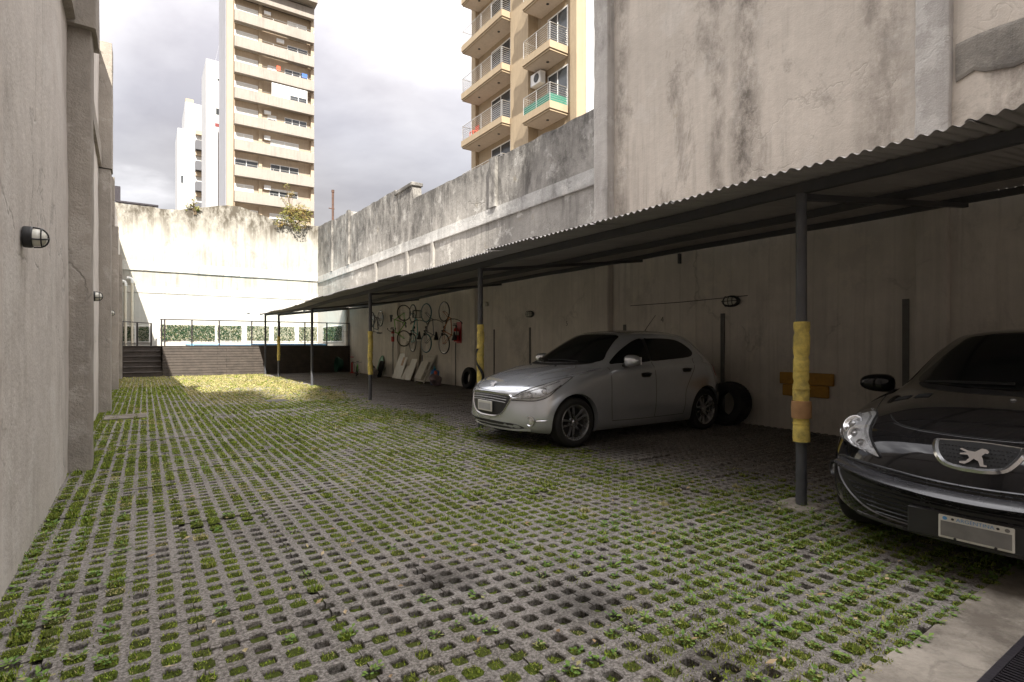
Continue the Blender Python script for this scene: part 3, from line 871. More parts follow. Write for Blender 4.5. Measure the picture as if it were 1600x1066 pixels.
cp = thing('carport', 'long low carport of dark posts carrying a corrugated metal roof', 'carport', (4.4, 12, 0))
def sag(y):
    """the old frame sags and lifts along its length"""
    z = 0.006 * math.sin(y * 1.3) + 0.004 * math.sin(y * 3.1)
    z += -0.05 * math.exp(-((y - 19.5) / 3.0) ** 2)
    return z + 0.16 * max(0, min(1, (y - 22.5) / 4)) ** 2
ROOF_Y0, ROOF_Y1 = -4.0, 27.4
def roof_z(x, y):
    return 2.615 + 0.125 * (x - 4.4) + sag(y)
O = Vector((4.4, 12, 0))
EDGE = 3.78
ns = 31
wsheet = (ROOF_Y1 - ROOF_Y0) / ns
rr = random.Random(5)
for k in range(ns):
    y0 = ROOF_Y0 + k * wsheet; y1 = y0 + wsheet + 0.05
    e = EDGE + rr.uniform(-0.06, 0.04)
    up = 0.004 * (k % 2)
    lift = rr.uniform(-0.014, 0.016)
    npt = int((y1 - y0) / 0.076 * 8)
    V = []; F = []
    xs = [e, e + 0.3, 4.4, 5.4, 6.4, 7.4, 8.24]
    for i in range(npt + 1):
        y = y0 + (y1 - y0) * i / npt
        wv = 0.011 * math.cos(2 * math.pi * (y - ROOF_Y0) / 0.076)
        for q, x in enumerate(xs):
            z = roof_z(x, y) + wv + up + (lift if q == 0 else lift * 0.4 if q == 1 else 0)
            V.append((x - O.x, y - O.y, z))
            V.append((x - O.x, y - O.y, z + 0.0018))
    m2 = 2 * len(xs)
    for i in range(npt):
        for q in range(len(xs) - 1):
            a = i * m2 + 2 * q
            F.append((a, a + 2, a + 2 + m2, a + m2))
            F.append((a + 1, a + 1 + m2, a + 3 + m2, a + 3))
        F.append((i * m2, i * m2 + m2, i * m2 + m2 + 1, i * m2 + 1))
    MB().add(V, F).build('roof_sheet', M_SHEET, cp, smooth=60)
def beam(name, x, drop, w, h, y0, y1, step=0.6):
    n = int((y1 - y0) / step); V = []; F = []
    for i in range(n + 1):
        y = y0 + (y1 - y0) * i / n; z = roof_z(x, y) - 0.013 - drop
        for q, (a, b) in enumerate(((-w, 0), (w, 0), (w, -h), (-w, -h))):
            V.append((x + a - O.x, y - O.y, z + b))
    for i in range(n):
        for q in range(4):
            F.append((4 * i + q, 4 * i + 4 + q, 4 * i + 4 + (q + 1) % 4, 4 * i + (q + 1) % 4))
    F += [(0, 1, 2, 3), (4 * n + 3, 4 * n + 2, 4 * n + 1, 4 * n)]
    return MB().add(V, F).build(name, M_BEAM, cp)
beam('beam', 4.4, 0, 0.03, 0.085, ROOF_Y0, 27.2)
beam('beam', 6.3, 0, 0.03, 0.08, ROOF_Y0, 27.2)
beam('beam', 8.12, 0, 0.03, 0.08, ROOF_Y0, 27.2)
M_YEL = simple('yellow_foam', (0.66, 0.52, 0.13), 0.75, var=0.30, scale=9, bump=0.6, bscale=16, dirt=0.7)
M_TAPE = simple('brown_tape', (0.36, 0.20, 0.09), 0.5)
M_STRAP = simple('black_tape', (0.02, 0.02, 0.02), 0.6)
POSTS = [(2.34, 1), (7.42, 1), (12.5, 1), (17.9, 0), (23.1, 1), (26.0, 0), (-2.75, 0)]
for k, (y, pad) in enumerate(POSTS):
    zt = roof_z(4.4, y) - 0.10
    po = MB().tube((0, 0, 0.0), (0, 0, zt), 0.041, n=16).build('post', M_POST, cp, smooth=40, loc=(0, y - O.y, 0))
    # rafter from post to wall
    V = []
    MB().box(0.03, 3.70, -0.025, 0.025, -0.05, 0.0, Matrix.Translation((0, y - O.y, zt + 0.0)) @ Matrix.Rotation(-math.atan(0.125), 4, 'Y')).build('rafter', M_BEAM, cp)
    if k == 0: MB().cbox(-0.16, 0.15, -0.15, 0.16, -0.02, 0.012, 0.008).build('pad', M_CONC, cp, loc=(0, y - O.y, 0))
    if pad:
        pts = []; rad = []
        r2 = random.Random(k)
        z0, z1 = (0.52, 1.485) if k == 0 else (0.68, 1.62) if k == 4 else (0.60, 1.62)
        n = 34
        for i in range(n + 1):
            z = z0 + (z1 - z0) * i / n
            pts.append((0.004 * math.sin(z * 9 + k), 0.004 * math.cos(z * 7), z))
            rad.append(0.058 + 0.010 * noise.noise(Vector((z * 6, k, 0))) + 0.003 * r2.random() - (0.010 if i in (10, 17, 24, 31) else 0))
        pd = MB().path(pts, rad, n=16).build('padding', M_YEL, po, smooth=50)
        if k == 0:
            MB().lathe([(0.045, 0.705), (0.074, 0.71), (0.076, 0.80), (0.073, 0.845), (0.045, 0.85)], 16).build('tape', M_TAPE, po, smooth=40)
            for zz in (0.545, 0.66, 0.94, 1.09, 1.27):
                MB().lathe([(0.05, zz), (0.0665, zz + .002), (0.0665, zz + 0.008), (0.05, zz + 0.010)], 14).build('tie', M_YEL, po, smooth=40)
        if k == 1:
            V = []; F = []
            for i in range(13):
                z = 0.64 + 0.6 * i / 12; t = -2.5 + 1.1 * math.sin(i * 0.5)
                for dt in (-0.38, 0.38):
                    V.append((0.0725 * math.cos(t + dt), 0.0725 * math.sin(t + dt), z))
            F = [(2 * i, 2 * i + 1, 2 * i + 3, 2 * i + 2) for i in range(12)]
            MB().add(V, F).build('black_stripe', M_STRAP, po)

# ============================================================= POOL DECK
DY = 26.25; DZ = 1.26
M_DECK = simple('dark_deck_wood', (0.060, 0.047, 0.038), 0.7, var=0.35, scale=4, bump=0.3, dirt=0.2)
M_RAIL = simple('rail_steel', (0.030, 0.024, 0.026), 0.5, 0.4)
dk = thing('pool_deck', 'raised dark timber pool deck with steps in front of the white wall', 'deck', (0, DY, 0))
MB().box(0.62, 8.24, 0.06, FY - DY - 0.04, 0, DZ - 0.03).build('core', M_DECK, dk)
MB().box(-0.99, 0.62, 1.75, FY - DY - 0.04, 0, DZ - 0.03).build('core', M_DECK, dk)
rows = 11; bh = (DZ - 0.02) / rows
xb = [0.58, 2.55, 5.0, 7.0, 8.24]
for r in range(rows):
    sh = 0.35 * (r % 2)
    cuts = [xb[0]] + [x + sh for x in xb[1:-1]] + [xb[-1]]
    for a, b in zip(cuts[:-1], cuts[1:]):
        jy = rr.uniform(-0.004, 0.004)
        MB().cbox(a + 0.002, b - 0.002, 0.02 + jy, 0.058, r * bh + 0.006, (r + 1) * bh - 0.006, 0.006).build('board', M_DECK, dk)
MB().cbox(0.56, 8.24, 0.0, 0.5, DZ - 0.025, DZ, 0.006).build('top_board', M_DECK, dk)
for q in range(1, 4):
    MB().cbox(0.56, 8.24, 0.5 * q + 0.004, 0.5 * q + 0.5, DZ - 0.025, DZ, 0.006).build('top_board', M_DECK, dk)
nst = 6
for s in range(nst):
    y0 = 0.06 + s * 0.29; z1 = (s + 1) * DZ / nst
    MB().box(-0.86, 0.56, y0, 1.75, s * DZ / nst + 0.001, z1 - 0.036).build('riser', M_DECK, dk)
    MB().cbox(-0.86, 0.56, y0 - 0.035, y0 + 0.28, z1 - 0.035, z1, 0.006).build('tread', M_DECK, dk)
# railing
rl = thing('railing', 'dark steel railing with eight posts along the deck edge', 'railing', (0, DY, DZ))
xs = [0.55, 0.66, 1.62, 2.63, 3.90, 5.05, 6.15, 7.15, 8.20]
for x in xs:
    MB().box(x - 0.025, x + 0.025, 0.05, 0.10, 0, 1.06).build('post', M_RAIL, rl)
MB().box(0.5, 8.23, 0.045, 0.105, 1.062, 1.10).build('top_rail', M_RAIL, rl)
MB().box(7.18, 8.18, 0.07, 0.078, 0.90, 0.908).box(7.18, 8.18, 0.07, 0.078, 0.68, 0.688).box(7.18, 8.18, 0.07, 0.078, 0.46, 0.468).build('wires', M_RAIL, rl)
gt = thing('gate', 'dark steel gate with two open panels at the top of the steps', 'gate', (-0.86, 29.6, DZ), math.atan2(2.1, 1.12))
gl = 2.36
for x in (0.02, gl * 0.5, gl - 0.02):
    MB().box(x - 0.03, x + 0.03, -0.025, 0.025, 0.0, 1.06).build('post', M_RAIL, gt)
MB().box(-0.01, gl + 0.01, -0.028, 0.028, 1.062, 1.10).build('top_rail', M_RAIL, gt)
MB().box(0.055, gl * 0.5 - 0.035, -0.02, 0.02, 0.06, 0.10).box(gl * 0.5 + 0.035, gl - 0.055, -0.02, 0.02, 0.06, 0.10).build('bottom_rail', M_RAIL, gt)
# pool
M_POOL = simple('pool_blue', (0.20, 0.38, 0.58), 0.35, var=0.08, spec=0.5)
M_WATER = simple('pool_water', (0.10, 0.42, 0.55), 0.06, var=0.05)
pl = thing('pool', 'pale blue pool rim showing just above the dark deck', 'pool', (4.6, 29.6, DZ))
MB().path([(-2.7, -1.2, 0.045), (2.9, -1.2, 0.045), (3.15, -0.9, 0.045), (3.15, 0.9, 0.045), (2.9, 1.2, 0.045), (-2.7, 1.2, 0.045), (-2.95, 0.9, 0.045), (-2.95, -0.9, 0.045)], 0.055, n=10, closed=True).build('rim', M_POOL, pl, smooth=60)
MB().box(-2.9, 3.1, -1.15, 1.15, 0.002, 0.025).build('water', M_WATER, pl)

# artificial hedge panels on the far wall
M_HEDGE = leafmat('hedge_leaves', (0.008, 0.032, 0.012), (0.025, 0.070, 0.028), (0.018, 0.05, 0.02))
M_HBACK = simple('hedge_mesh', (0.28, 0.27, 0.20), 0.9, var=0.2)
M_TRIM = simple('white_trim', (0.80, 0.79, 0.75), 0.6, var=0.04)
def hedge(x0, x1, z0, z1, label, M, frame=True, dens=1.0, rnd=random.Random(2)):
    t = thing('hedge_panel', label, 'hedge panel', group='artificial hedge panels on the walls round the pool')
    t.matrix_world = M
    MB().box(x0, x1, -0.02, 0.0, z0, z1).build('backing', M_HBACK, t)
    V = []; F = []
    n = int((x1 - x0) * (z1 - z0) * 900 * dens)
    for k in range(n):
        x = rnd.uniform(x0 - 0.01, x1 + 0.01); z = rnd.uniform(z0 - 0.01, z1 + 0.01)
        a = rnd.uniform(0, 6.283); l = rnd.uniform(0.022, 0.040); w = l * 0.45; tl = rnd.uniform(-0.02, 0.02)
        ca, sa = math.cos(a), math.sin(a); yy = -0.025 - rnd.uniform(0, 0.045); o = len(V)
        V += [(x - ca * l, yy, z - sa * l), (x - sa * w, yy + tl, z + ca * w), (x + ca * l, yy - 0.012, z + sa * l), (x + sa * w, yy - tl, z - ca * w)]
        F.append((o, o + 1, o + 2, o + 3))
    MB().add(V, F).build('leaves', M_HEDGE, t)
    if frame:
        for (a, b, c_, d_) in ((x0 - .07, x0 - .03, z0 - .06, z1 + .06), (x1 + .03, x1 + .07, z0 - .06, z1 + .06), (x0 - .03, x1 + .03, z1 + .03, z1 + .06), (x0 - .03, x1 + .03, z0 - .06, z0 - .03)):
            MB().box(a, b, -0.03, 0.0, c_, d_).build('trim', M_TRIM, t)
    return t
FM = Matrix.Translation((0, FY - 0.04, 0))
def xfar(u):
    t = (u - 800) / 850; return (FY - 0.05) * (0.559 + 0.829 * t) / (0.829 - 0.559 * t)
HP = [(192.5, 209, 'dark green hedge panel behind the gate beside the downpipes', 1.0), (217, 232, 'dark green hedge panel behind the gate on its pool side', 1.0),
      (251, 296, 'wide dense green hedge panel nearest the steps on the white wall', 1.3), (297, 335, 'dense green hedge panel butting against the widest one', 1.3),
      (340, 377, 'green hedge panel framed in white next to the dense pair', 1.0), (386, 420, 'sparse hedge panel showing cream gaps, first of three', 0.62),
      (428, 460, 'sparse hedge panel behind the padded far post', 0.6), (467, 495, 'sparse hedge panel next to the corner of the white walls', 0.6)]
for u0, u1, lb, dn in HP:
    hedge(xfar(u0), xfar(u1), 1.54 if u0 > 240 else 1.50, 2.30 if u0 > 240 else 2.18, lb, FM, frame=(338 < u0 or u0 < 240), dens=dn)
hedge(27.55, 31.0, 1.52, 2.24, 'hedge panel on the side wall under the carport end', Matrix(((0, 1, 0, RX - 0.04), (1, 0, 0, 0), (0, 0, 1, 0), (0, 0, 0, 1))), dens=0.8)

# white downpipes in the far left corner
M_PVC = simple('pvc_cream', (0.66, 0.60, 0.48), 0.5, var=0.08)
M_PVCW = simple('pvc_white', (0.80, 0.78, 0.74), 0.45, var=0.05)
for x, zt, lb in ((-0.78, 4.25, 'shorter cream downpipe with elbow in the far left corner'), (-0.52, 4.42, 'taller cream downpipe with white elbow in the far left corner')):
    t = thing('downpipe', lb, 'pipe', (x, FY - 0.14, DZ), group='downpipes in the far corner')
    MB().tube((0, 0, 0), (0, 0, zt - DZ - 0.1), 0.055, n=12).build('pipe', M_PVC, t, smooth=40)
    MB().path([(0, 0, zt - DZ - 0.1), (0, 0, zt - DZ + 0.02), (-0.03, 0.0, zt - DZ + 0.09), (-0.10, 0.0, zt - DZ + 0.12), (-0.22, 0.0, zt - DZ + 0.13)], 0.068, n=12).build('elbow', M_PVCW, t, smooth=40)
# ============================================================= BUILDINGS
M_TAN = plaster('tan_paint', (0.40, 0.315, 0.215), var=0.05, stain=0.1, streak=0.15, crack=0, patch=0, bump=0.1)
M_TANL = plaster('pale_tan_paint', (0.46, 0.365, 0.265), var=0.05, stain=0.15, streak=0.15, crack=0, patch=0, bump=0.1)
M_PARA = plaster('parapet_paint', (0.33, 0.295, 0.26), var=0.05, stain=0.2, streak=0.3, crack=0, patch=0, bump=0.1)
M_BWHITE = plaster('tower_white', (0.48, 0.48, 0.49), var=0.03, stain=0.1, streak=0.1, crack=0, patch=0, bump=0.05)
M_BGREY = plaster('tower_grey', (0.36, 0.36, 0.39), var=0.04, stain=0.1, streak=0.2, crack=0, patch=0, bump=0.05)
M_SHUT = simple('white_shutter', (0.66, 0.64, 0.60), 0.6, var=0.05)
M_FRAME = simple('window_frame', (0.78, 0.78, 0.77), 0.5, var=0.03)
M_GLASS = simple('window_glass', (0.045, 0.050, 0.055), 0.08, var=0.3, scale=0.8, spec=0.6)
M_STEEL = simple('stainless_rail', (0.55, 0.54, 0.52), 0.35, 0.8, var=0.06)
M_BDARK = plaster('block_grey', (0.13, 0.13, 0.14), var=0.05, stain=0.1, streak=0.2, crack=0, patch=0, bump=0.05)
M_SOFF = plaster('soffit_paint', (0.58, 0.50, 0.43), var=0.04, stain=0.15, streak=0.0, crack=0, patch=0, bump=0.05)

def window(parent, x0, x1, z0, z1, y, panes=2, shut=0.0):
    """window in a wall facing -y (frame, panes, roller shutter)"""
    f = MB()
    f.box(x0, x1, y - 0.04, y + 0.02, z1 - 0.06, z1).box(x0, x1, y - 0.04, y + 0.02, z0, z0 + 0.06)
    w = (x1 - x0) / panes
    for k in range(panes + 1):
        xx = x0 + w * k
        f.box(max(x0, xx - 0.035), min(x1, xx + 0.035), y - 0.038, y + 0.02, z0 + 0.06, z1 - 0.06)
    wf = f.build('window', M_FRAME, parent)
    zs = z1 - 0.06 - (z1 - z0 - 0.12) * shut
    if shut < 1:
        MB().box(x0 + 0.03, x1 - 0.03, y - 0.012, y + 0.01, z0 + 0.05, zs).build('pane', M_GLASS, wf)
    if shut > 0:
        sm = MB(); n = max(2, int((z1 - 0.06 - zs) / 0.11)); hh = (z1 - 0.06 - zs) / n
        for k in range(n):
            sm.box(x0 + 0.03, x1 - 0.03, y - 0.028, y - 0.013, zs + k * hh + 0.008, zs + (k + 1) * hh)
        sm.build('shutter', M_SHUT, wf)
    return wf

# ---- tan tower with long balconies
TY = 66.0
tw = thing('apartment_tower', 'tan apartment tower with ten stacked long grey-beige balconies', 'building', (7.3, TY, 0))
W = 9.05
MB().box(0, W, 0.0, 6.7, 0, 41.5).build('core', M_TANL, tw)
MB().box(-0.06, 0.0, 0.3, 6.72, 0, 42.5).build('side_wall', M_BGREY, tw)
MB().box(0.0, 0.62, -0.35, 0.0, 0, 41.5).build('pier', M_TANL, tw)
MB().box(W - 0.34, W, -0.40, 0.0, 0, 39.8).build('pier', M_TANL, tw)
MB().box(3.15, 3.50, -0.20, 0.0, 0, 41.0).build('pier', M_TANL, tw)
MB().cbox(0.3, W + 0.05, -1.9, 0.0, 40.4, 41.6, 0.05).build('cornice', M_PARA, tw)
rb = random.Random(21)
for k in range(-1, 9):
    zt = 17.9 + 2.78 * k
    bal = MB().cbox(0.66, W - 0.12, -1.00, -0.41, zt - 1.16, zt - 1.02, 0.01)
    bal.box(0.66, W - 0.12, -1.00, -0.88, zt - 1.02, zt).box(0.66, 0.78, -0.88, -0.41, zt - 1.02, zt).box(W - 0.24, W - 0.12, -0.88, -0.41, zt - 1.02, zt)
    bo = bal.build('balcony', M_PARA, tw)
    MB().tube((0.7, -0.94, zt + 0.22), (W - 0.16, -0.94, zt + 0.22), 0.025, n=6).tube((0.7, -0.94, zt + 0.02), (0.7, -0.94, zt + 0.22), 0.02, n=6).tube((W - .2, -0.94, zt + 0.02), (W - .2, -0.94, zt + 0.22), 0.02, n=6).tube((W / 2, -0.94, zt + 0.02), (W / 2, -0.94, zt + 0.22), 0.02, n=6).build('handrail', M_STEEL, bo)
    fz = zt - 1.0
    if k == 8:
        MB().box(0.7, W - 0.4, -0.02, 0.0, fz, fz + 1.7).build('opening', M_GLASS, tw)
        continue
    if k in (0, 2):
        window(tw, 0.75, 2.65 if k == 0 else 2.6, fz + 0.02, fz + 2.0, -0.03, 2, 0.95)
    elif k == 1:
        window(tw, 0.75, 3.1, fz + 0.02, fz + 2.0, -0.03, 2, 0.05)
    else:
        window(tw, 0.75, 3.1, fz + 0.02, fz + 2.05, -0.03, 1, 0.97)
    a, b, p, s = {-1: (4.3, 7.2, 3, 0.3), 0: (4.3, 7.3, 3, 0.1), 1: (4.4, 7.4, 3, 0.0), 2: (4.4, 7.4, 2, 0.75), 3: (5.9, 8.3, 3, 0.0), 4: (6.4, 8.2, 2, 0.2), 5: (5.9, 8.4, 3, 0.0), 6: (6.2, 8.4, 2, 0.0), 7: (6.2, 8.3, 2, 0.2)}[k]
    window(tw, a, b, fz + 0.02, fz + 2.0, -0.03, p, s)
    if k in (3, 5):
        window(tw, 4.1, 5.0, fz + 0.8, fz + 1.9, -0.03, 1, 0.4)
    if k == 4:     # balcony glazed in
        e = MB()
        for q in range(5):
            e.box(4.4 + q * 0.93 - 0.03, 4.4 + q * 0.93 + 0.03, -0.97, -0.91, zt + 0.005, zt + 1.38)
        e.box(4.37, 8.15, -0.975, -0.905, zt + 1.38, zt + 1.44)
        gl_ = e.build('balcony_glazing', M_FRAME, tw)
        for q in range(4):
            MB().box(4.43 + q * .93, 5.30 + q * .93, -0.95, -0.93, zt + (0.5 if q > 1 else 0.02), zt + 1.375).build('blind', M_SHUT, gl_)
            if q > 1: MB().box(4.43 + q * .93, 5.30 + q * .93, -0.95, -0.93, zt + 0.02, zt + 0.49).build('pane', M_GLASS, gl_)
    if k in (0, 2, 3, 7):
        MB().cbox(3.7, 4.4 if k != 2 else 4.35, -0.30, -0.002, fz + 1.75 + 0.1 * (k % 2), fz + 2.25, 0.03).build('air_conditioner', M_FRAME, tw)
    if k == 6:
        MB().cbox(5.0, 5.8, -0.32, -0.002, fz + 1.9, fz + 2.35, 0.03).build('air_conditioner', M_FRAME, tw)
M_LAUN = simple('red_laundry', (0.6, 0.10, 0.05), 0.9)
M_LAUB = simple('blue_laundry', (0.06, 0.14, 0.40), 0.9)
MB().cbox(4.9, 5.3, -0.80, -0.75, 29.25 + 2.78, 29.8 + 2.78, 0.01).build('laundry', M_LAUN, tw)
MB().cbox(7.6, 8.2, -0.80, -0.76, 29.2 + 2.78, 29.7 + 2.78, 0.01).build('laundry', M_LAUB, tw)
MB().tube((5.6, -1.0, 41.6), (5.6, -1.0, 42.6), 0.03, n=6).tube((8.8, -1.0, 41.6), (8.8, -1.0, 42.6), 0.03, n=6).tube((5.6, -1.0, 42.6), (8.8, -1.0, 42.6), 0.03, n=6).tube((5.6, -1.0, 42.1), (8.8, -1.0, 42.1), 0.03, n=6).build('roof_rail', M_STEEL, tw)
# ---- white stair tower beside it
st = thing('stair_tower', 'slim white blank tower with few tiny windows beside the tan tower', 'building', (6.0, 74, 0))
MB().box(0, 1.6, 0, 6, 0, 35.4).build('core', M_BWHITE, st)
MB().box(0.55, 1.2, -0.5, -0.001, 0, 27.3).build('shaft', M_BWHITE, st)
for (x, z, w, h) in ((1.15, 33.0, 0.38, 0.35), (1.0, 28.9, 0.55, 0.85)):
    fo = MB().box(x, x + w, -0.03, 0.0, z, z + h).build('window', M_FRAME, st)
    MB().box(x + .04, x + w - .04, -0.035, -0.03, z + .04, z + h - .04).build('pane', M_GLASS, fo)
MB().box(0.95, 1.55, -0.03, 0.0, 27.5, 27.9).build('vent', simple('dark_red', (0.18, 0.03, 0.03), 0.7), st)
MB().tube((1.45, -0.05, 0), (1.45, -0.05, 27), 0.04, n=6).build('pipe', M_BGREY, st)
MB().path([(1.0, 1, 35.4), (1.5, 1, 38), (2.6, 1, 42)], 0.02, n=4).build('cable', M_BGREY, st)
# ---- white block with grey balconies further off
wb = thing('white_block', 'white apartment block with grey balconies behind the end wall', 'building', (3.9, 92, 0))
MB().box(0.9, 9.0, 0, 8, 0, 36.6).build('core', M_BWHITE, wb)
MB().box(0.0, 0.9, 0.5, 8, 0, 32.8).build('wing', M_BWHITE, wb)
MB().box(1.0, 2.0, 0.4, 2.0, 36.6, 37.3).build('roof_hut', M_TANL, wb)
for k in range(7):
    zt = 13.0 + 3.0 * k
    if zt > 33: continue
    bo = MB().cbox(2.15, 7.5, -1.2, -0.001, zt - 1.35, zt, 0.02).build('balcony', M_BDARK, wb)
    window(wb, 2.3, 6.5, zt + 0.03, zt + 0.95, -0.03, 3, 0.85)
    MB().box(2.2, 7.4, -0.6, -0.002, zt + 1.0, zt + 1.60).build('lintel', M_TANL, wb)
fo = MB().box(0.35, 0.75, 0.46, 0.5, 24.8, 26.0).build('window', M_FRAME, wb)
MB().box(0.4, 0.7, 0.44, 0.46, 24.85, 25.95).build('pane', M_GLASS, fo)

# ---- tower with steel railed balconies behind the side wall
rt = thing('balcony_tower', 'ochre apartment tower with steel-railed corner balconies and pale soffits', 'building', (16.6, 19.1, 0))
MB().box(0, 10, 0.0, 9.6, 0, 33).build('core', M_TAN, rt)
MB().box(0.42, 10, -0.06, 0.0, 0, 33.5).build('party_wall', M_BWHITE, rt)
MB().box(-0.14, 0.0, 0.0, 0.45, 0, 33).build('pier', M_TAN, rt)
MB().box(-0.62, 0.0, 3.15, 4.75, 0, 33).build('pier', M_TAN, rt)
MB().box(-0.22, 0.0, 9.1, 9.6, 0, 33).build('pier', M_TAN, rt)
M_SPOT = simple('dark_spot', (0.02, 0.02, 0.02), 0.5)
def balc(x0, y0, y1, zt, spots, parent):
    """slab with stepped edge, soffit, downlights and railing; open on -x and -y sides"""
    b = MB().box(x0, -0.001, y0, y1, zt - 0.34, zt)
    b.box(x0 + 0.05, -0.001, y0 + 0.05, y1 - 0.05, zt - 0.44, zt - 0.341)
    bo = b.build('balcony', M_TAN, parent)
    MB().box(x0 + 0.11, -0.01, y0 + 0.11, y1 - 0.11, zt - 0.452, zt - 0.441).build('soffit', M_SOFF, bo)
    for (a, c_) in spots:
        MB().tube((a, c_, zt - 0.47), (a, c_, zt - 0.452), 0.075, n=10).build('downlight', M_SPOT, bo)
    r = MB(); X = x0 + 0.06; Y0 = y0 + 0.06; Y1 = y1 - 0.06; H = 0.86
    for k in range(8):
        z = zt + 0.12 + (H - 0.12) * k / 7
        rr_ = 0.022 if k == 7 else 0.011
        r.tube((X, Y0, z), (X, Y1, z), rr_, n=5).tube((X, Y0, z), (-0.02, Y0, z), rr_, n=5).tube((X, Y1, z), (-0.02, Y1, z), rr_, n=5)
    n = max(2, int((Y1 - Y0) / 1.0))
    for k in range(n + 1):
        y = Y0 + (Y1 - Y0) * k / n
        r.tube((X, y, zt), (X, y, zt + H), 0.018, n=5)
    r.tube((-0.05, Y0, zt), (-0.05, Y0, zt + H), 0.018, n=5)
    r.build('railing', M_STEEL, bo, smooth=60)
    return bo
def swin(parent, y0, y1, z0, z1):
    """window in the wall facing -x"""
    f = MB().box(-0.04, 0.0, y0, y1, z0, z0 + .06).box(-0.04, 0.0, y0, y1, z1 - .06, z1)
    for y in (y0, (y0 + y1) / 2 - .025, y1 - .05):
        f.box(-0.038, 0.0, y, y + .05, z0 + .06, z1 - .06)
    wf = f.build('window', M_FRAME, parent)
    MB().box(-0.02, 0.0, y0 + .04, y1 - .04, z0 + .05, z1 - .05).build('pane', M_GLASS, wf)
for k in range(-2, 5):
    z = 13.3 + 2.8 * k
    balc(-1.14, 4.80, 9.20, z, ((-0.55, 6.0), (-0.55, 8.1)), rt)
    swin(rt, 5.6, 7.6, z + 0.02, z + 2.05)
    z2 = 12.6 + 2.8 * k + (0.0 if k < 2 else 0.0)
    balc(-1.14, 0.72, 2.95, z2, ((-0.5, 1.7),), rt)
    swin(rt, 0.75, 2.3, z2 + 0.02, z2 + 2.0)
M_GREENM = simple('green_mesh', (0.03, 0.16, 0.11), 0.8)
MB().box(-1.085, -1.07, 0.80, 2.86, 12.62, 12.98).box(-1.07, -0.05, 0.775, 0.79, 12.62, 12.98).build('green_screen', M_GREENM, rt)
ac = MB().cbox(-0.50, -0.16, 2.3, 3.12, 14.25, 14.85, 0.02).build('air_conditioner', M_FRAME, rt)
MB().lathe([(0.0, 0.0), (0.2, 0.0), (0.22, 0.01), (0.0, 0.011)], 16, Matrix.Translation((-0.515, 2.62, 14.55)) @ Matrix.Rotation(R(90), 4, 'Y')).build('fan', M_SPOT, ac)
ch = MB().box(-0.85, -0.45, 8.3, 8.7, 13.72, 13.76).box(-0.47, -0.43, 8.3, 8.7, 13.76, 14.15)
for a in (-0.83, -0.47):
    for c_ in (8.32, 8.68): ch.box(a - .02, a + .02, c_ - .02, c_ + .02, 13.301, 13.72)
tag(ch.build('balcony_chair', M_LAUN, None, loc=(16.6, 19.1, 0)), 'small red chair on a balcony of the ochre tower', 'chair')

# ---- towers behind the camera whose shade falls on the yard
for (x0, x1, y0, y1, lb) in ((-40, -14.05, -60, -37, 'broad cream apartment tower behind the yard on the left wall side'), (-12.76, 3, -52, -37, 'cream apartment tower behind the yard entrance, shading the black car')):
    t = thing('rear_tower', lb, 'building', (x0, y1, 0), group=None)
    w = x1 - x0
    MB().box(0, w, y0 - y1, 0, 0, 60).build('core', M_TANL, t)
    pane = None
    nf = int(w / 3)
    for k in range(2, 19):
        for i in range(nf):
            if pane is None:
                pane = MB().box(-0.7, 0.7, 0.001, 0.03, 0, 1.4).build('window', M_GLASS, t); o = pane
            else:
                o = link('window', pane.data, t)
            o.location = ((i + 0.5) * w / nf, 0, 1 + 2.9 * k)
# ============================================================= SMALL THINGS
def onx(u, v, X):
    t = (u - 800) / 850; d = X / (0.559 + 0.829 * t)
    return d * (0.829 - 0.559 * t), CAM_H + (539 - v) * d / 850
M_BLACK = simple('black_plastic', (0.018, 0.018, 0.018), 0.5, var=0.2)
M_RUB = simple('tyre_rubber', (0.022, 0.021, 0.020), 0.85, var=0.25, bump=0.3)
M_LGLASS = simple('frosted_lamp_glass', (0.62, 0.60, 0.52), 0.25, var=0.06)
M_RED = simple('red_enamel', (0.42, 0.018, 0.018), 0.35, var=0.1)
M_CHROME = simple('chrome', (0.62, 0.62, 0.63), 0.20, 1.0, var=0.03)
M_WPANEL = simple('white_laminate', (0.66, 0.63, 0.57), 0.5, var=0.06, dirt=0.15)

def round_lamp(loc, rot, label, s=1.0):
    """caged round bulkhead: axis along local +x (out of the wall)"""
    t = thing('bulkhead_lamp', label, 'wall lamp', loc, rot, group='caged round lamps on the left wall')
    t.scale = (s, s, s)
    A = Matrix.Rotation(R(90), 4, 'Y')
    MB().lathe([(0, 0), (0.088, 0), (0.092, 0.012), (0.092, 0.055), (0.084, 0.066), (0.0, 0.066)], 24, A).build('base', M_BLACK, t, smooth=35)
    MB().lathe([(0.074, 0.066), (0.076, 0.09), (0.068, 0.125), (0.045, 0.15), (0.018, 0.158), (0, 0.159)], 24, A).build('glass', M_LGLASS, t, smooth=60)
    c = MB()
    for k in range(2):
        a = k * math.pi / 2 + 0.3
        pts = []
        for q in range(11):
            th = math.pi * q / 10
            r = 0.086 * math.cos(th); h = 0.066 + 0.104 * math.sin(th) ** 0.7
            pts.append((h, r * math.cos(a), r * math.sin(a)))
        c.path(pts, 0.0065, n=6)
    c.path([(0.125, 0.080 * math.cos(2 * math.pi * q / 20), 0.080 * math.sin(2 * math.pi * q / 20)) for q in range(20)], 0.0055, n=6, closed=True)
    c.build('cage', M_BLACK, t, smooth=60)
    return t
round_lamp((LW(4.35) + 0.005, 4.35, 1.95), 0, 'caged round lamp on the near bay of the grey pilastered wall', 0.70)
round_lamp((LW(10.7) + 0.005, 10.7, 2.06), 0, 'caged round lamp between the second and third pilasters of the grey wall', 0.85)
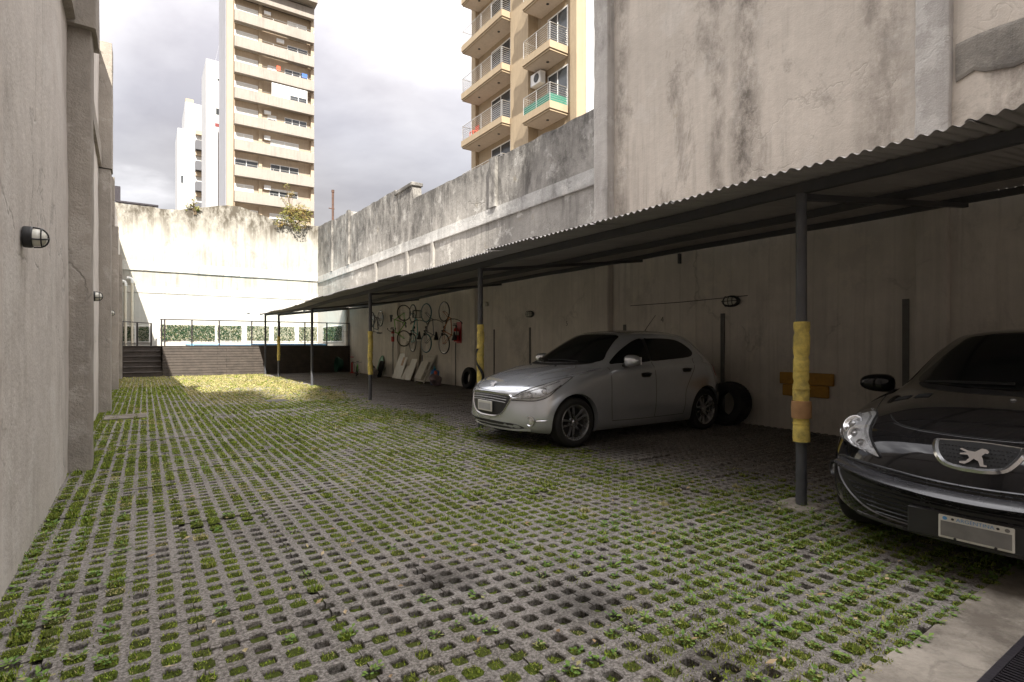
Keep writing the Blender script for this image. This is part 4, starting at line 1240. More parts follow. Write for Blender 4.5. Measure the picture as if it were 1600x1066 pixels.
round_lamp((LW(17.4) + 0.005, 17.4, 2.12), 0, 'caged round lamp on the far bay of the grey wall', 0.85)
MB().path([(LW(10.2), 10.2, 2.34), (LW(10.4) + .02, 10.4, 2.26), (LW(10.68) + .02, 10.68, 2.13)], 0.008, n=5).build('lamp_cable', M_BLACK, lw)

def oval_lamp(u, v, label, s=1.0):
    y, z = onx(u, v, RX - 0.06)
    t = thing('oval_lamp', label, 'wall lamp', (RX - 0.05, y, z), R(180), group='caged oval lamps under the carport')
    t.scale = (s, s, s)
    S = Matrix.Diagonal((1, 1.75, 1, 1)) @ Matrix.Rotation(R(90), 4, 'Y')
    MB().lathe([(0, 0), (0.085, 0), (0.088, 0.03), (0.076, 0.045), (0, 0.045)], 24, S).build('base', M_BLACK, t, smooth=40)
    MB().lathe([(0.062, 0.045), (0.060, 0.075), (0.03, 0.095), (0, 0.098)], 24, S).build('glass', M_LGLASS, t, smooth=60)
    c = MB()
    for a in (-0.07, 0, 0.07):
        c.path([(0.045 + 0.062 * math.sin(math.pi * q / 8) ** 0.6, a, 0.078 * math.cos(math.pi * q / 8)) for q in range(9)], 0.006, n=6)
    c.path([(0.045 + 0.062 * math.sin(math.pi * q / 8) ** 0.6, 0.14 * math.cos(math.pi * q / 8), 0) for q in range(9)], 0.006, n=6)
    c.build('cage', M_BLACK, t, smooth=60)
oval_lamp(829, 491, 'black caged oval lamp on the wall above the silver car bonnet')
oval_lamp(1143, 471, 'black caged oval lamp on the wall above the big loose tyre', 1.1)
y, z = onx(760, 476, RX - 0.06)
tag(MB().cbox(-0.10, 0, -0.13, 0.13, -0.06, 0.06, 0.02).build('emergency_lamp', M_LGLASS, None, loc=(RX - 0.055, y, z)), 'small white box lamp on the wall by the second padded post', 'wall lamp')
ya, za = onx(985, 478, RX - 0.06); yb, zb_ = onx(1168, 462, RX - 0.06)
MB().path([(RX - 0.058, ya, za), (RX - 0.058, (ya + yb) / 2, (za + zb_) / 2 - 0.015), (RX - 0.058, yb, zb_)], 0.007, n=5).build('lamp_cable', M_BLACK, hw)
# conduits
for u, v0, v1, par in ((614, 534, 592, rw), (712, 535, 604, rw), (660, 555, 590, rw), (772, 515, 590, rw)):
    y, z1 = onx(u, v0, RX - 0.06); z0 = 0.0
    MB().box(RX - 0.075, RX - 0.05, y - 0.012, y + 0.012, z0, z1).build('conduit', M_STRIP, par)

# ---- fire extinguishers
def extinguisher(u, v, label, board=False):
    y, z = onx(u, v, RX - 0.2)
    t = thing('fire_extinguisher', label, 'extinguisher', (RX - 0.16, y, z - 0.28), R(180), group='fire extinguishers on the carport wall')
    MB().lathe([(0, 0), (0.075, 0.0), (0.085, 0.02), (0.085, 0.36), (0.07, 0.41), (0.03, 0.44), (0, 0.445)], 18).build('cylinder', M_RED, t, smooth=40)
    MB().tube((0, 0, 0.44), (0, 0, 0.50), 0.028, n=10).box(-0.02, 0.12, -0.012, 0.012, 0.50, 0.525).box(-0.02, 0.10, -0.012, 0.012, 0.545, 0.565).build('valve', M_BLACK, t)
    MB().path([(0.02, 0.03, 0.47), (0.05, 0.10, 0.44), (0.05, 0.12, 0.30), (0.03, 0.10, 0.10)], 0.013, n=6).build('hose', M_BLACK, t, smooth=60)
    MB().lathe([(0.0862, 0.20), (0.0866, 0.20), (0.0866, 0.32), (0.0862, 0.32)], 18).build('paper_label', M_WPANEL, t, smooth=40)
    if board:
        MB().box(-0.108, -0.095, -0.16, 0.16, -0.05, 0.62).build('backboard', M_RED, t)
    else:
        MB().box(-0.106, -0.08, -0.03, 0.03, 0.2, 0.40).build('bracket', M_BLACK, t)
extinguisher(613, 523, 'small red fire extinguisher hanging among the bicycles')
extinguisher(711, 520, 'red fire extinguisher on a red backboard beside the last bicycle', True)

# ---- bicycles
def bike(name, label, M, col, tcol, basket=False, s=1.0, wheel=0.33, small=False):
    """local: x along the bicycle, z up, wheels stand on z=0"""
    t = thing(name, label, 'bicycle', group=None if small else 'bicycles hung on the carport wall')
    t.matrix_world = M @ Matrix.Scale(s, 4)
    fm = simple(name + '_paint', col, 0.4, 0.2, var=0.15)
    tm = simple(name + '_tyre', tcol, 0.8, var=0.2)
    r = wheel
    ax = Matrix.Rotation(R(90), 4, 'X')
    wb_ = 1.03
    for cx in (0.0, wb_):
        w = MB()
        for q in range(18):
            a = 2 * math.pi * q / 18
            w.tube((cx, 0.012 * (-1) ** q, r), (cx + (r - .03) * math.cos(a), 0, r + (r - .03) * math.sin(a)), 0.0022, n=3, caps=False)
        w.lathe([(r - 0.045, -0.010), (r - 0.028, -0.012), (r - 0.028, 0.012), (r - 0.045, 0.010)], 32, Matrix.Translation((cx, 0, r)) @ ax, closed=True)
        w.tube((cx, -0.05, r), (cx, 0.05, r), 0.018, n=8)
        wo_ = w.build('wheel', M_CHROME, t, smooth=50)
        MB().lathe([(r - 0.022 + 0.021 * math.cos(q * math.pi / 4), 0.021 * math.sin(q * math.pi / 4)) for q in range(8)], 36, Matrix.Translation((cx, 0, r)) @ ax, closed=True).build('tyre', tm, wo_, smooth=60)
    bb = (0.42, 0, 0.28); seat = (0.27, 0, 0.78); head = (0.80, 0, 0.72); head2 = (0.83, 0, 0.60)
    f = MB()
    for a, b, rr_ in ((bb, seat, 0.017), (seat, head, 0.016), (bb, head2, 0.019), (head, head2, 0.02)):
        f.tube(a, b, rr_, n=8)
    for sg in (-1, 1):
        f.tube((0.0, 0.045 * sg, r), (bb[0], 0.02 * sg, bb[2]), 0.010, n=6).tube((0.0, 0.045 * sg, r), (0.275, 0.015 * sg, 0.75), 0.009, n=6)
    f.build('frame', fm, t, smooth=50)
    k = MB()
    for sg in (-1, 1):
        k.path([(wb_, 0.05 * sg, r), (0.90, 0.05 * sg, 0.53), (0.845, 0.03 * sg, 0.58)], 0.011, n=6)
    k.build('fork', fm, t, smooth=50)
    MB().tube((0.80, 0, 0.70), (0.765, 0, 0.86), 0.013, n=8).path([(0.68, -0.29, 0.90), (0.74, -0.18, 0.89), (0.775, -0.06, 0.86), (0.775, 0.06, 0.86), (0.74, 0.18, 0.89), (0.68, 0.29, 0.90)], 0.012, n=7).tube((0.68, -0.29, 0.90), (0.62, -0.30, 0.905), 0.019, n=8).tube((0.68, 0.29, 0.90), (0.62, 0.30, 0.905), 0.019, n=8).build('handlebar', M_BLACK, t, smooth=50)
    MB().tube((0.27, 0, 0.76), (0.245, 0, 0.90), 0.013, n=8).build('seat_post', M_CHROME, t, smooth=50)
    sd = MB(); pts = [(-0.13, 0.075), (-0.10, 0.085), (-0.02, 0.05), (0.10, 0.022), (0.145, 0.012)]
    out = [(x, -w) for x, w in pts] + [(x, w) for x, w in pts[::-1]]
    sd.prism(out, 0.90, 0.945, Matrix.Translation((0.235, 0, 0))).build('saddle', M_BLACK, t, smooth=50)
    cr = MB().lathe([(0.07, -0.003), (0.09, -0.003), (0.09, 0.003), (0.07, 0.003)], 20, Matrix.Translation((bb[0], -0.045, bb[2])) @ ax, closed=True)
    cr.tube((bb[0], -0.06, bb[2]), (bb[0] + 0.12, -0.06, bb[2] - 0.11), 0.01, n=6).tube((bb[0], 0.06, bb[2]), (bb[0] - 0.12, 0.06, bb[2] + 0.11), 0.01, n=6).tube((bb[0], -0.065, bb[2]), (bb[0], 0.065, bb[2]), 0.02, n=8)
    cr.build('crank', M_BLACK, t, smooth=50)
    for sg in (-1, 1):
        MB().cbox(bb[0] - sg * 0.12 - 0.045, bb[0] - sg * 0.12 + 0.045, min(sg * 0.07, sg * 0.15), max(sg * 0.07, sg * 0.15), bb[2] + sg * 0.11 - 0.012, bb[2] + sg * 0.11 + 0.012, 0.005).build('pedal', M_BLACK, t)
    if basket:
        b = MB()
        for q in range(6):
            z = 0.62 + 0.20 * q / 5; e = 0.02 * q / 5
            b.path([(0.86, -0.13 - e, z), (1.10 + e, -0.13 - e, z), (1.10 + e, 0.13 + e, z), (0.86, 0.13 + e, z)], 0.006, n=5, closed=True)
        for q in range(9):
            xx = 0.86 + 0.25 * q / 8
            b.tube((xx, -0.13, 0.62), (xx, -0.15, 0.82), 0.005, n=4).tube((xx, 0.13, 0.62), (xx, 0.15, 0.82), 0.005, n=4)
        for q in range(7):
            yy = -0.13 + 0.26 * q / 6
            b.tube((1.10, yy, 0.62), (1.12, yy * 1.15, 0.82), 0.005, n=4).tube((0.86, yy, 0.62), (1.10, yy, 0.62), 0.005, n=4)
        b.build('basket', M_BLACK, t)
    if small:
        MB().path([(0.05, 0.16, 0.10), (0.0, 0.13, 0.3)], 0.008, n=5).path([(0.05, -0.16, 0.10), (0.0, -0.13, 0.3)], 0.008, n=5).build('stabiliser', M_BLACK, t)
    return t
def hang(u, vtop, yaw, front_up=True, X=RX - 0.40):
    """bicycle hung upright by one wheel: its length axis goes down the wall"""
    y, z = onx(u, vtop, X)                    # centre of the upper wheel
    # local x (rear->front) -> world up or down
    up = Vector((0, 0, 1 if front_up else -1))
    fwd = Vector((-math.sin(yaw), -math.cos(yaw), 0))      # local z (towards the saddle) out from the wall
    side = fwd.cross(up)
    Rm = Matrix((up, side, fwd)).transposed().to_4x4()
    c = Vector((1.03 if front_up else 0.0, 0, 0.33))
    return Matrix.Translation(Vector((X, y, z)) - Rm.to_3x3() @ c) @ Rm
# upside-down bicycle parallel to the wall
y0_, zc_ = onx(584, 499, RX - 0.35)
Mi = Matrix.Translation((RX - 0.36, 21.35, zc_ + 0.33)) @ Matrix(((0, 1, 0, 0), (1, 0, 0, 0), (0, 0, -1, 0), (0, 0, 0, 1)))
bike('black_bicycle', 'dark bicycle hung upside down behind the padded post', Mi, (0.03, 0.03, 0.03), (0.02, 0.02, 0.02))
bike('green_bicycle', 'bicycle with bright green frame hung steeply on the wall', hang(630, 489, R(80), False, RX - 0.55), (0.13, 0.36, 0.03), (0.015, 0.015, 0.015), s=0.9)
bike('teal_bicycle', 'teal bicycle with black basket hung by its wheel', hang(645, 490, R(2), True, RX - 0.45), (0.05, 0.26, 0.24), (0.05, 0.05, 0.05), basket=True)
bike('grey_bicycle', 'dark grey bicycle with teal tyres hung between two others', hang(666, 489, R(-8)), (0.10, 0.10, 0.11), (0.02, 0.09, 0.10))
bike('orange_bicycle', 'dark bicycle with orange trim hung beside the red extinguisher', hang(694, 487, R(-5)), (0.32, 0.10, 0.02), (0.02, 0.02, 0.02))
yk, _ = onx(558, 580, 7.35)
Mk = Matrix.Translation((7.35, yk, 0)) @ Matrix.Rotation(R(-112), 4, 'Z')
bike('child_bicycle', 'small bright green child bicycle standing on the ground', Mk @ Matrix.Translation((-0.4, 0, 0)), (0.10, 0.45, 0.03), (0.02, 0.02, 0.02), s=0.64, small=True)

# ---- car tyres leaning on the wall
def car_tyre(name, label, x, y, lean=8, r=0.30, w=0.19, yaw=0):
    t = thing(name, label, 'tyre', (x, y, 0), yaw, group='loose car tyres under the carport')
    ax = Matrix.Translation((0, 0, 0.0)) @ Matrix.Rotation(R(lean), 4, 'Y') @ Matrix.Translation((0, 0, r)) @ Matrix.Rotation(R(90), 4, 'Y')
    prof = [(0.60 * r, -w * .42), (0.72 * r, -w * .5), (0.90 * r, -w * .5), (0.97 * r, -w * .44), (r, -w * .32), (r, w * .32), (0.97 * r, w * .44), (0.90 * r, w * .5), (0.72 * r, w * .5), (0.60 * r, w * .42), (0.63 * r, w * .3), (0.80 * r, w * .3), (0.80 * r, -w * .3), (0.63 * r, -w * .3)]
    co = MB().lathe(prof, 40, ax, closed=True).build('carcass', M_RUB, t, smooth=35)
    tr = MB()
    for q in range(40):
        a = 2 * math.pi * q / 40
        tr.box(r - 0.004, r + 0.007, -0.009, 0.009, -w * .30, -w * .03, ax @ Matrix.Rotation(a, 4, 'Z'))
        tr.box(r - 0.004, r + 0.007, -0.009, 0.009, w * .03, w * .30, ax @ Matrix.Rotation(a + 0.08, 4, 'Z'))
    tr.build('tread', M_RUB, t)
    return t
car_tyre('car_tyre', 'loose black tyre leaning by the second padded post', 7.95, 14.15, 8, 0.315)
car_tyre('car_tyre', 'loose black tyre leaning under the upside-down bicycle', 7.80, 21.2, 14, 0.33, yaw=R(-25))
car_tyre('car_tyre', 'big loose tyre leaning on the wall behind the silver car', 7.98, 5.45, 9, 0.345, 0.21)
car_tyre('car_tyre', 'second loose tyre half hidden behind the silver car', 7.76, 5.38, 9, 0.345, 0.21)

# ---- leaning boards
def lean_board(name, label, y0, y1, h, out, th, mat_, bevel=0.008):
    a = math.asin(min(0.6, out / h))
    M = Matrix.Translation((RX - 0.07 - out - th, 0, 0.03)) @ Matrix.Rotation(a, 4, 'Y')
    o = MB().cbox(0, th, y0, y1, 0.0, h, bevel, M).build(name, mat_)
    return tag(o, label, 'board', 'boards leaning on the carport wall')
M_GBOARD = simple('grey_board', (0.42, 0.38, 0.32), 0.7, var=0.12, dirt=0.3)
lean_board('tall_panel', 'tall plain panel leaning behind the white boards', 18.05, 19.35, 1.42, 0.16, 0.02, M_GBOARD)
lb = lean_board('white_board', 'wide white board with a brown sticker leaning on the wall', 19.05, 19.90, 1.0, 0.34, 0.04, M_WPANEL)
a_ = math.asin(0.34)
MB().box(-0.003, -0.001, 19.25, 19.45, 0.52, 0.85, Matrix.Translation((RX - 0.07 - 0.34 - 0.04, 0, 0.03)) @ Matrix.Rotation(a_, 4, 'Y')).build('sticker', M_TAPE, lb)
lean_board('narrow_board', 'narrow short white board between two wider ones', 18.72, 19.02, 0.76, 0.36, 0.03, M_WPANEL)
lean_board('white_board', 'white board with rounded top leaning beside the narrow one', 18.15, 18.66, 0.96, 0.36, 0.04, M_WPANEL, 0.015)
# ---- folded plastic lounger
M_LOUNGE = simple('dirty_white_plastic', (0.56, 0.53, 0.46), 0.6, var=0.1, dirt=0.3)
t = thing('folded_lounger', 'folded dirty white plastic lounger leaning on the wall', 'lounger', (RX - 0.58, 17.15, 0.0))
ML = Matrix.Translation((0, 0, 0.03)) @ Matrix.Rotation(R(26), 4, 'Y')
for s in (-1, 1):
    MB().cbox(0, 0.05, min(s * 0.34, s * 0.39), max(s * 0.34, s * 0.39), 0, 1.05, 0.012, ML).build('side_rail', M_LOUNGE, t)
for k in range(11):
    MB().cbox(0.005, 0.03, -0.335, 0.335, 0.04 + k * 0.092, 0.115 + k * 0.092, 0.006, ML).build('slat', M_LOUNGE, t)
MB().cbox(-0.09, -0.05, -0.28, 0.28, 0.08, 0.74, 0.012, ML).build('back_panel', M_LOUNGE, t)
MB().cbox(-0.055, 0.0, -0.30, -0.26, 0.1, 0.5, 0.01, ML).build('leg', M_LOUNGE, t)
MB().cbox(-0.055, 0.0, 0.26, 0.30, 0.1, 0.5, 0.01, ML).build('leg', M_LOUNGE, t)
# ---- bags
def bag(name, label, x, y, rx, ry, rz, cols, seed):
    t = thing(name, label, 'bag', (x, y, 0))
    mb = MB(); mb.ball((0, 0, rz * 0.92), rx, ry, rz, 22, 14)
    V = []
    for p in mb.v:
        q = Vector(p); n = noise.noise(q * 6 + Vector((seed, 0, 0))) * 0.35 + noise.noise(q * 14 + Vector((seed, 3, 0))) * 0.15
        c = Vector((0, 0, rz * 0.92)); V.append(c + (q - c) * (1 + n)); V[-1].z = max(0.005, V[-1].z)
    mb.v = [tuple(p) for p in V]
    mb.build('sack', simple(name + '_film', cols[0], 0.45, var=0.5, scale=5), t, smooth=70)
    kn = MB().ball((0, 0, rz * 2.0), rx * .28, ry * .28, rz * .4, 10, 6)
    kn.v = [tuple(Vector(p) * (1 + 0.25 * noise.noise(Vector(p) * 12))) for p in kn.v]
    kn.build('knot', simple(name + '_knot', cols[1], 0.5, var=0.4), t, smooth=70)
bag('blue_bag', 'crumpled bright blue bag beside the folded lounger', 7.80, 16.05, 0.18, 0.18, 0.25, ((0.02, 0.13, 0.36), (0.03, 0.25, 0.30)), 1)
bag('grey_bag', 'stuffed grey and pink plastic bag tied with a red knot', 7.60, 15.58, 0.19, 0.19, 0.20, ((0.20, 0.15, 0.16), (0.50, 0.08, 0.03)), 2)
bag('striped_bag', 'small grey and white bag by the tyre under the bicycle', 7.45, 20.8, 0.18, 0.20, 0.20, ((0.30, 0.27, 0.28), (0.05, 0.05, 0.06)), 3)
# ---- pale green plastic sled, hose reel, floor pump
M_SLED = simple('pale_green_plastic', (0.18, 0.34, 0.22), 0.5, var=0.1)
pts = [(0.28 * math.cos(a) * (1.0 if math.sin(a) < 0 else 0.85), 0.42 * math.sin(a)) for a in [2 * math.pi * k / 24 for k in range(24)]]
t = thing('plastic_sled', 'pale green oval plastic sled leaning behind a tyre', 'sled', (8.0, 21.85, 0.0))
MS = Matrix.Rotation(R(14), 4, 'Y') @ Matrix.Translation((0, 0, 0.44)) @ Matrix(((0, 0, 1, 0), (1, 0, 0, 0), (0, 1, 0, 0), (0, 0, 0, 1)))
MB().prism(pts, 0.0, 0.02, MS).build('tray', M_SLED, t)
MB().path([MS @ Vector((x, y, 0.0)) for x, y in pts], 0.022, n=8, closed=True).build('rim', M_SLED, t, smooth=60)
M_HOSE = simple('green_hose_rubber', (0.01, 0.07, 0.045), 0.5, var=0.2)
t = thing('garden_hose', 'coiled dark green hose standing by the deck corner', 'hose', (7.55, 25.7, 0))
h = MB()
for k in range(9):
    rr_ = 0.36 - 0.018 * k
    h.path([((k - 4) * 0.03 + 0.3 * (rr_ * math.sin(2 * math.pi * q / 22)) * 0.3, rr_ * math.cos(2 * math.pi * q / 22), 0.38 + rr_ * math.sin(2 * math.pi * q / 22)) for q in range(22)], 0.016, n=6, closed=True)
h.build('coil', M_HOSE, t, smooth=60)
t = thing('floor_pump', 'red floor pump with wide handle by the deck corner', 'pump', (7.9, 24.9, 0))
MB().tube((0, 0, 0.03), (0, 0, 0.50), 0.035, n=12).box(-0.10, 0.10, -0.05, 0.05, 0, 0.03).build('barrel', M_RED, t, smooth=40)
MB().tube((0, 0, 0.5), (0, 0, 0.72), 0.010, n=8).build('rod', M_CHROME, t)
MB().cbox(-0.04, 0.04, -0.17, 0.17, 0.72, 0.76, 0.012).build('handle', M_RED, t)
MB().path([(0.03, 0, 0.06), (0.12, 0.05, 0.1), (0.12, 0.05, 0.4), (0.04, 0.02, 0.55)], 0.010, n=6).build('hose', M_BLACK, t, smooth=60)

# ---- growth on the far wall, pole, flashing
M_BUSH = leafmat('bush_leaves', (0.07, 0.085, 0.018), (0.17, 0.165, 0.035), (0.22, 0.12, 0.035))
M_TWIG = simple('twig', (0.14, 0.10, 0.06), 0.9)
def bush(name, label, base, blobs, n, lmin, lmax, seed):
    rnd = random.Random(seed)
    t = thing(name, label, 'plant', base)
    V = []; F = []; tw_ = MB()
    for (cx, cy, cz, r, wgt) in blobs:
        tw_.path([(rnd.uniform(-.1, .1), 0, -0.25), (cx * .45, cy * .4, cz * .4), (cx, cy, cz)], [0.03, 0.018, 0.006], n=5)
        for q in range(4):
            tw_.path([(cx * .5, cy * .5, cz * .5), (cx + rnd.uniform(-r, r), cy + rnd.uniform(-r, r), cz + rnd.uniform(-r, r) * .8)], [0.01, 0.004], n=4)
        for k in range(int(n * wgt)):
            d = Vector((rnd.gauss(0, 1), rnd.gauss(0, 1), rnd.gauss(0, 1))).normalized() * r * rnd.random() ** 0.45
            if noise.noise(d * 4 + Vector((cx, cy, cz)) * 3) < -0.12: continue
            p = Vector((cx, cy, cz)) + d
            a = rnd.uniform(0, 6.283); e = rnd.uniform(-1.2, 0.8); l = rnd.uniform(lmin, lmax)
            u = Vector((math.cos(a) * math.cos(e), math.sin(a) * math.cos(e), math.sin(e))); w = u.orthogonal().normalized() * l * 0.32
            o = len(V); V += [p, p + u * l * .5 + w, p + u * l, p + u * l * .5 - w]; F.append((o, o + 1, o + 2, o + 3))
    tw_.build('stem', M_TWIG, t)
    MB().add(V, F).build('foliage', M_BUSH, t)
bush('wall_bush', 'bushy yellow-green plant sprouting on the white end wall crest', (6.95, FY + 0.05, 8.02),
     [(0, -0.2, 0.55, 0.55, 1), (-0.45, -0.25, 0.35, 0.45, .8), (0.5, -0.15, 0.4, 0.45, .8), (0.35, -0.1, 0.95, 0.4, .7), (-0.3, -0.1, 0.9, 0.35, .5), (0.75, -0.2, 0.9, 0.25, .3), (-0.35, 0, 2.2, 0.22, .12), (-0.15, 0, 1.75, 0.25, .15), (-0.5, 0, 1.5, 0.2, .1), (-0.8, -0.2, 0.1, 0.3, .4), (0.2, -0.3, 0.1, 0.5, .7)], 620, 0.06, 0.12, 4)
bush('wall_weed', 'small dry weed on the crest of the white wall near its left end', (2.1, FY - 0.05, 8.25), [(0, 0, 0.15, 0.22, 1), (0.2, 0, 0.1, 0.18, .7), (-0.2, 0, 0.1, 0.2, .6), (0, 0, 0.5, 0.15, .15)], 160, 0.07, 0.13, 9)
M_RUST = simple('rusty_pipe', (0.10, 0.055, 0.040), 0.85, var=0.3)
t = thing('vent_pipe', 'thin rusty vent pipe standing behind the wall corner', 'pipe', (9.6, 34, 0))
MB().tube((0, 0, 0), (0, 0, 10.7), 0.07, n=8).build('pipe', M_RUST, t, smooth=40)
MB().tube((-0.25, 0, 9.7), (0.1, 0, 9.7), 0.03, n=6).tube((0, 0, 10.7), (0, 0, 10.85), 0.09, n=8).build('bracket', M_RUST, t)
t = tag(MB().cbox(-1.2, 0.55, -0.12, 0.12, 0, 0.09, 0.01).box(-1.25, -1.0, 0.0, 0.2, 0.09, 0.8).build('flashing', M_IRON, None, loc=(0.0, FY + 0.15, 8.2)), 'dark metal flashing on the crest by the left corner', 'flashing')
# hanging bracket under the roof edge beam
MB().box(-0.03, 0.03, -0.02, 0.02, -0.18, 0.0).build('bracket', M_BEAM, cp, loc=(8.12 - 4.4, 6.55 - 12, 2.97))
# ============================================================= CARS
def bspl(P, t):
    """uniform cubic B-spline through the first axis of P (already padded by one at each end)"""
    i = np.clip(np.floor(t).astype(int), 0, P.shape[0] - 4); u = (t - i)[:, None, None]
    return ((1 - u) ** 3 * P[i] + (3 * u ** 3 - 6 * u ** 2 + 4) * P[i + 1] + (-3 * u ** 3 + 3 * u ** 2 + 3 * u + 1) * P[i + 2] + u ** 3 * P[i + 3]) / 6

def car_surface(net, sub=6):
    net = np.array(net, float)                    # levels x columns x 3
    L, C, _ = net.shape
    mir = np.array([1, -1, 1.0])
    cols = np.concatenate([net[:, 1:2] * mir, net, net[:, -2:-1] * mir], 1)
    lev = np.concatenate([2 * cols[:1] - cols[1:2], cols, (2 * cols[-1:] - cols[-2:-1])], 0)
    a = bspl(lev, np.linspace(0, L - 1, (L - 1) * sub + 1))
    a = np.swapaxes(a, 0, 1)
    g = bspl(a, np.linspace(0, C - 1, (C - 1) * sub + 1))     # columns x levels x 3
    g[0, :, 1] = 0; g[-1, :, 1] = 0; g[:, -1, 1] = 0
    return g

def body_bm(g):
    bm = bmesh.new()
    nc, nl = g.shape[:2]
    for s in (1, -1):
        vv = [[bm.verts.new((p[0], p[1] * s, p[2])) for p in row] for row in g]
        for i in range(nc - 1):
            for j in range(nl - 1):
                f = [vv[i][j], vv[i + 1][j], vv[i + 1][j + 1], vv[i][j + 1]]
                try: bm.faces.new(f if s < 0 else f[::-1])
                except ValueError: pass
    bmesh.ops.remove_doubles(bm, verts=bm.verts, dist=0.0006)
    bmesh.ops.dissolve_degenerate(bm, edges=bm.edges, dist=0.0002)
    be = [e for e in bm.edges if e.is_boundary]
    bmesh.ops.holes_fill(bm, edges=be, sides=0)
    bmesh.ops.recalc_face_normals(bm, faces=bm.faces)
    return bm

class Skin:
    """projects outlines drawn in a flat view onto the car's skin"""
    def __init__(s, bm):
        s.t = BVHTree.FromBMesh(bm)
    def hit(s, p, D):
        h = s.t.ray_cast(p - D * 4, D)
        if h[0] is None:
            h = s.t.find_nearest(p)
        n = h[1]
        if n.dot(D) > 0: n = -n
        return h[0], n
    def view(s, kind, side=1):
        if kind == 'side': return Vector((0, -side, 0)), Vector((1, 0, 0)), Vector((0, 0, 1))
        if kind == 'front': return Vector((1, 0, 0)), Vector((0, side, 0)), Vector((0, 0, 1))
        if kind == 'rear': return Vector((-1, 0, 0)), Vector((0, side, 0)), Vector((0, 0, 1))
        if kind == 'top': return Vector((0, 0, -1)), Vector((1, 0, 0)), Vector((0, side, 0))
        if kind == 'corner': return Vector((0.75, -0.66 * side, 0)).normalized(), Vector((0.66, 0.75 * side, 0)), Vector((0, 0, 1))
    def pt(s, vw, h, v, off=0.0):
        D, H, V = vw
        p, n = s.hit(H * h + V * v, D)
        return p + n * off, n

def smooth_loop(pts, n=6, closed=True):
    m = len(pts); out = []
    rng = range(m) if closed else range(m - 1)
    for i in rng:
        g = lambda k: pts[k % m] if closed else pts[min(max(k, 0), m - 1)]
        p0, p1, p2, p3 = (Vector((*g(i + k)[:2], 0)) for k in (-1, 0, 1, 2))
        for q in range(n):
            t = q / n
            v = 0.5 * (2 * p1 + (p2 - p0) * t + (2 * p0 - 5 * p1 + 4 * p2 - p3) * t * t + (3 * p1 - p0 - 3 * p2 + p3) * t ** 3)
            out.append((v.x, v.y))
    if not closed: out.append(tuple(pts[-1][:2]))
    return out

def patch(sk, vw, outline, off, mat_, name, parent, step=0.03, skirt=0.012, rnd=True):
    """panel cut to an outline, lying `off` proud of the skin, with a turned-in edge"""
    ol = smooth_loop(outline, 5) if rnd else outline
    xs = [p[0] for p in ol]; ys = [p[1] for p in ol]
    def inside(x, y):
        c = False; j = len(ol) - 1
        for i in range(len(ol)):
            if (ol[i][1] > y) != (ol[j][1] > y) and x < (ol[j][0] - ol[i][0]) * (y - ol[i][1]) / (ol[j][1] - ol[i][1]) + ol[i][0]:
                c = not c
            j = i
        return c
    pts = [Vector(p) for p in ol]
    x = min(xs) + step / 2
    while x < max(xs):
        y = min(ys) + step / 2
        while y < max(ys):
            if inside(x, y) and min((x - p[0]) ** 2 + (y - p[1]) ** 2 for p in ol) > (step * 0.45) ** 2:
                pts.append(Vector((x, y)))
            y += step
        x += step
    n = len(ol)
    r = delaunay_2d_cdt(pts, [(i, (i + 1) % n) for i in range(n)], [list(range(n))], 1, 1e-5)
    V = []; nrm = []
    for p in r[0]:
        a, b = sk.pt(vw, p.x, p.y, off); V.append(a); nrm.append(b)
    F = [tuple(f) for f in r[2]]
    sg = sum((V[f[1]] - V[f[0]]).cross(V[f[2]] - V[f[0]]).dot(nrm[f[0]]) for f in F)
    if sg < 0: F = [f[::-1] for f in F]
    # skirt
    ec = {}
    for f in F:
        for i in range(len(f)):
            k = (f[i], f[(i + 1) % len(f)])
            ec[k] = ec.get(k, 0) + 1
    m = len(V); low = {}
    for (a, b) in list(ec):
        if (b, a) not in ec:
            for q in (a, b):
                if q not in low:
                    low[q] = len(V); V.append(V[q] - nrm[q] * skirt)
            F.append((b, a, low[a], low[b]))
    return MB().add(V, F).build(name, mat_, parent, smooth=40)

def ribbon(sk, vw, pts, w, off, mat_, name, parent, n=5, closed=False, raise_=0.0, build=True, mb=None):
    """strip following the skin (shut lines, trims); raise_ gives it a crowned section"""
    ol = smooth_loop(pts, n, closed) if len(pts) > 2 else [(pts[0][0] + (pts[1][0] - pts[0][0]) * k / 12, pts[0][1] + (pts[1][1] - pts[0][1]) * k / 12) for k in range(13)]
    P = [sk.pt(vw, a, b, 0) for a, b in ol]
    V = []; F = []; m = len(P)
    for i in range(m):
        a = P[(i + 1) % m][0] if closed else P[min(i + 1, m - 1)][0]
        b = P[i - 1][0] if closed else P[max(i - 1, 0)][0]
        d = (a - b); d = d.normalized() if d.length > 1e-8 else Vector((0, 0, 1))
        s = d.cross(P[i][1]).normalized() * w / 2; c, nn = P[i]
        V += [c - s + nn * (off - 0.004), c - s + nn * off, c + nn * (off + raise_), c + s + nn * off, c + s + nn * (off - 0.004)]
    for i in range(m if closed else m - 1):
        j = (i + 1) % m
        for k in range(4):
            F.append((5 * i + k, 5 * j + k, 5 * j + k + 1, 5 * i + k + 1))
    mb = mb or MB(); mb.add(V, F)
    return mb.build(name, mat_, parent, smooth=50) if build else mb

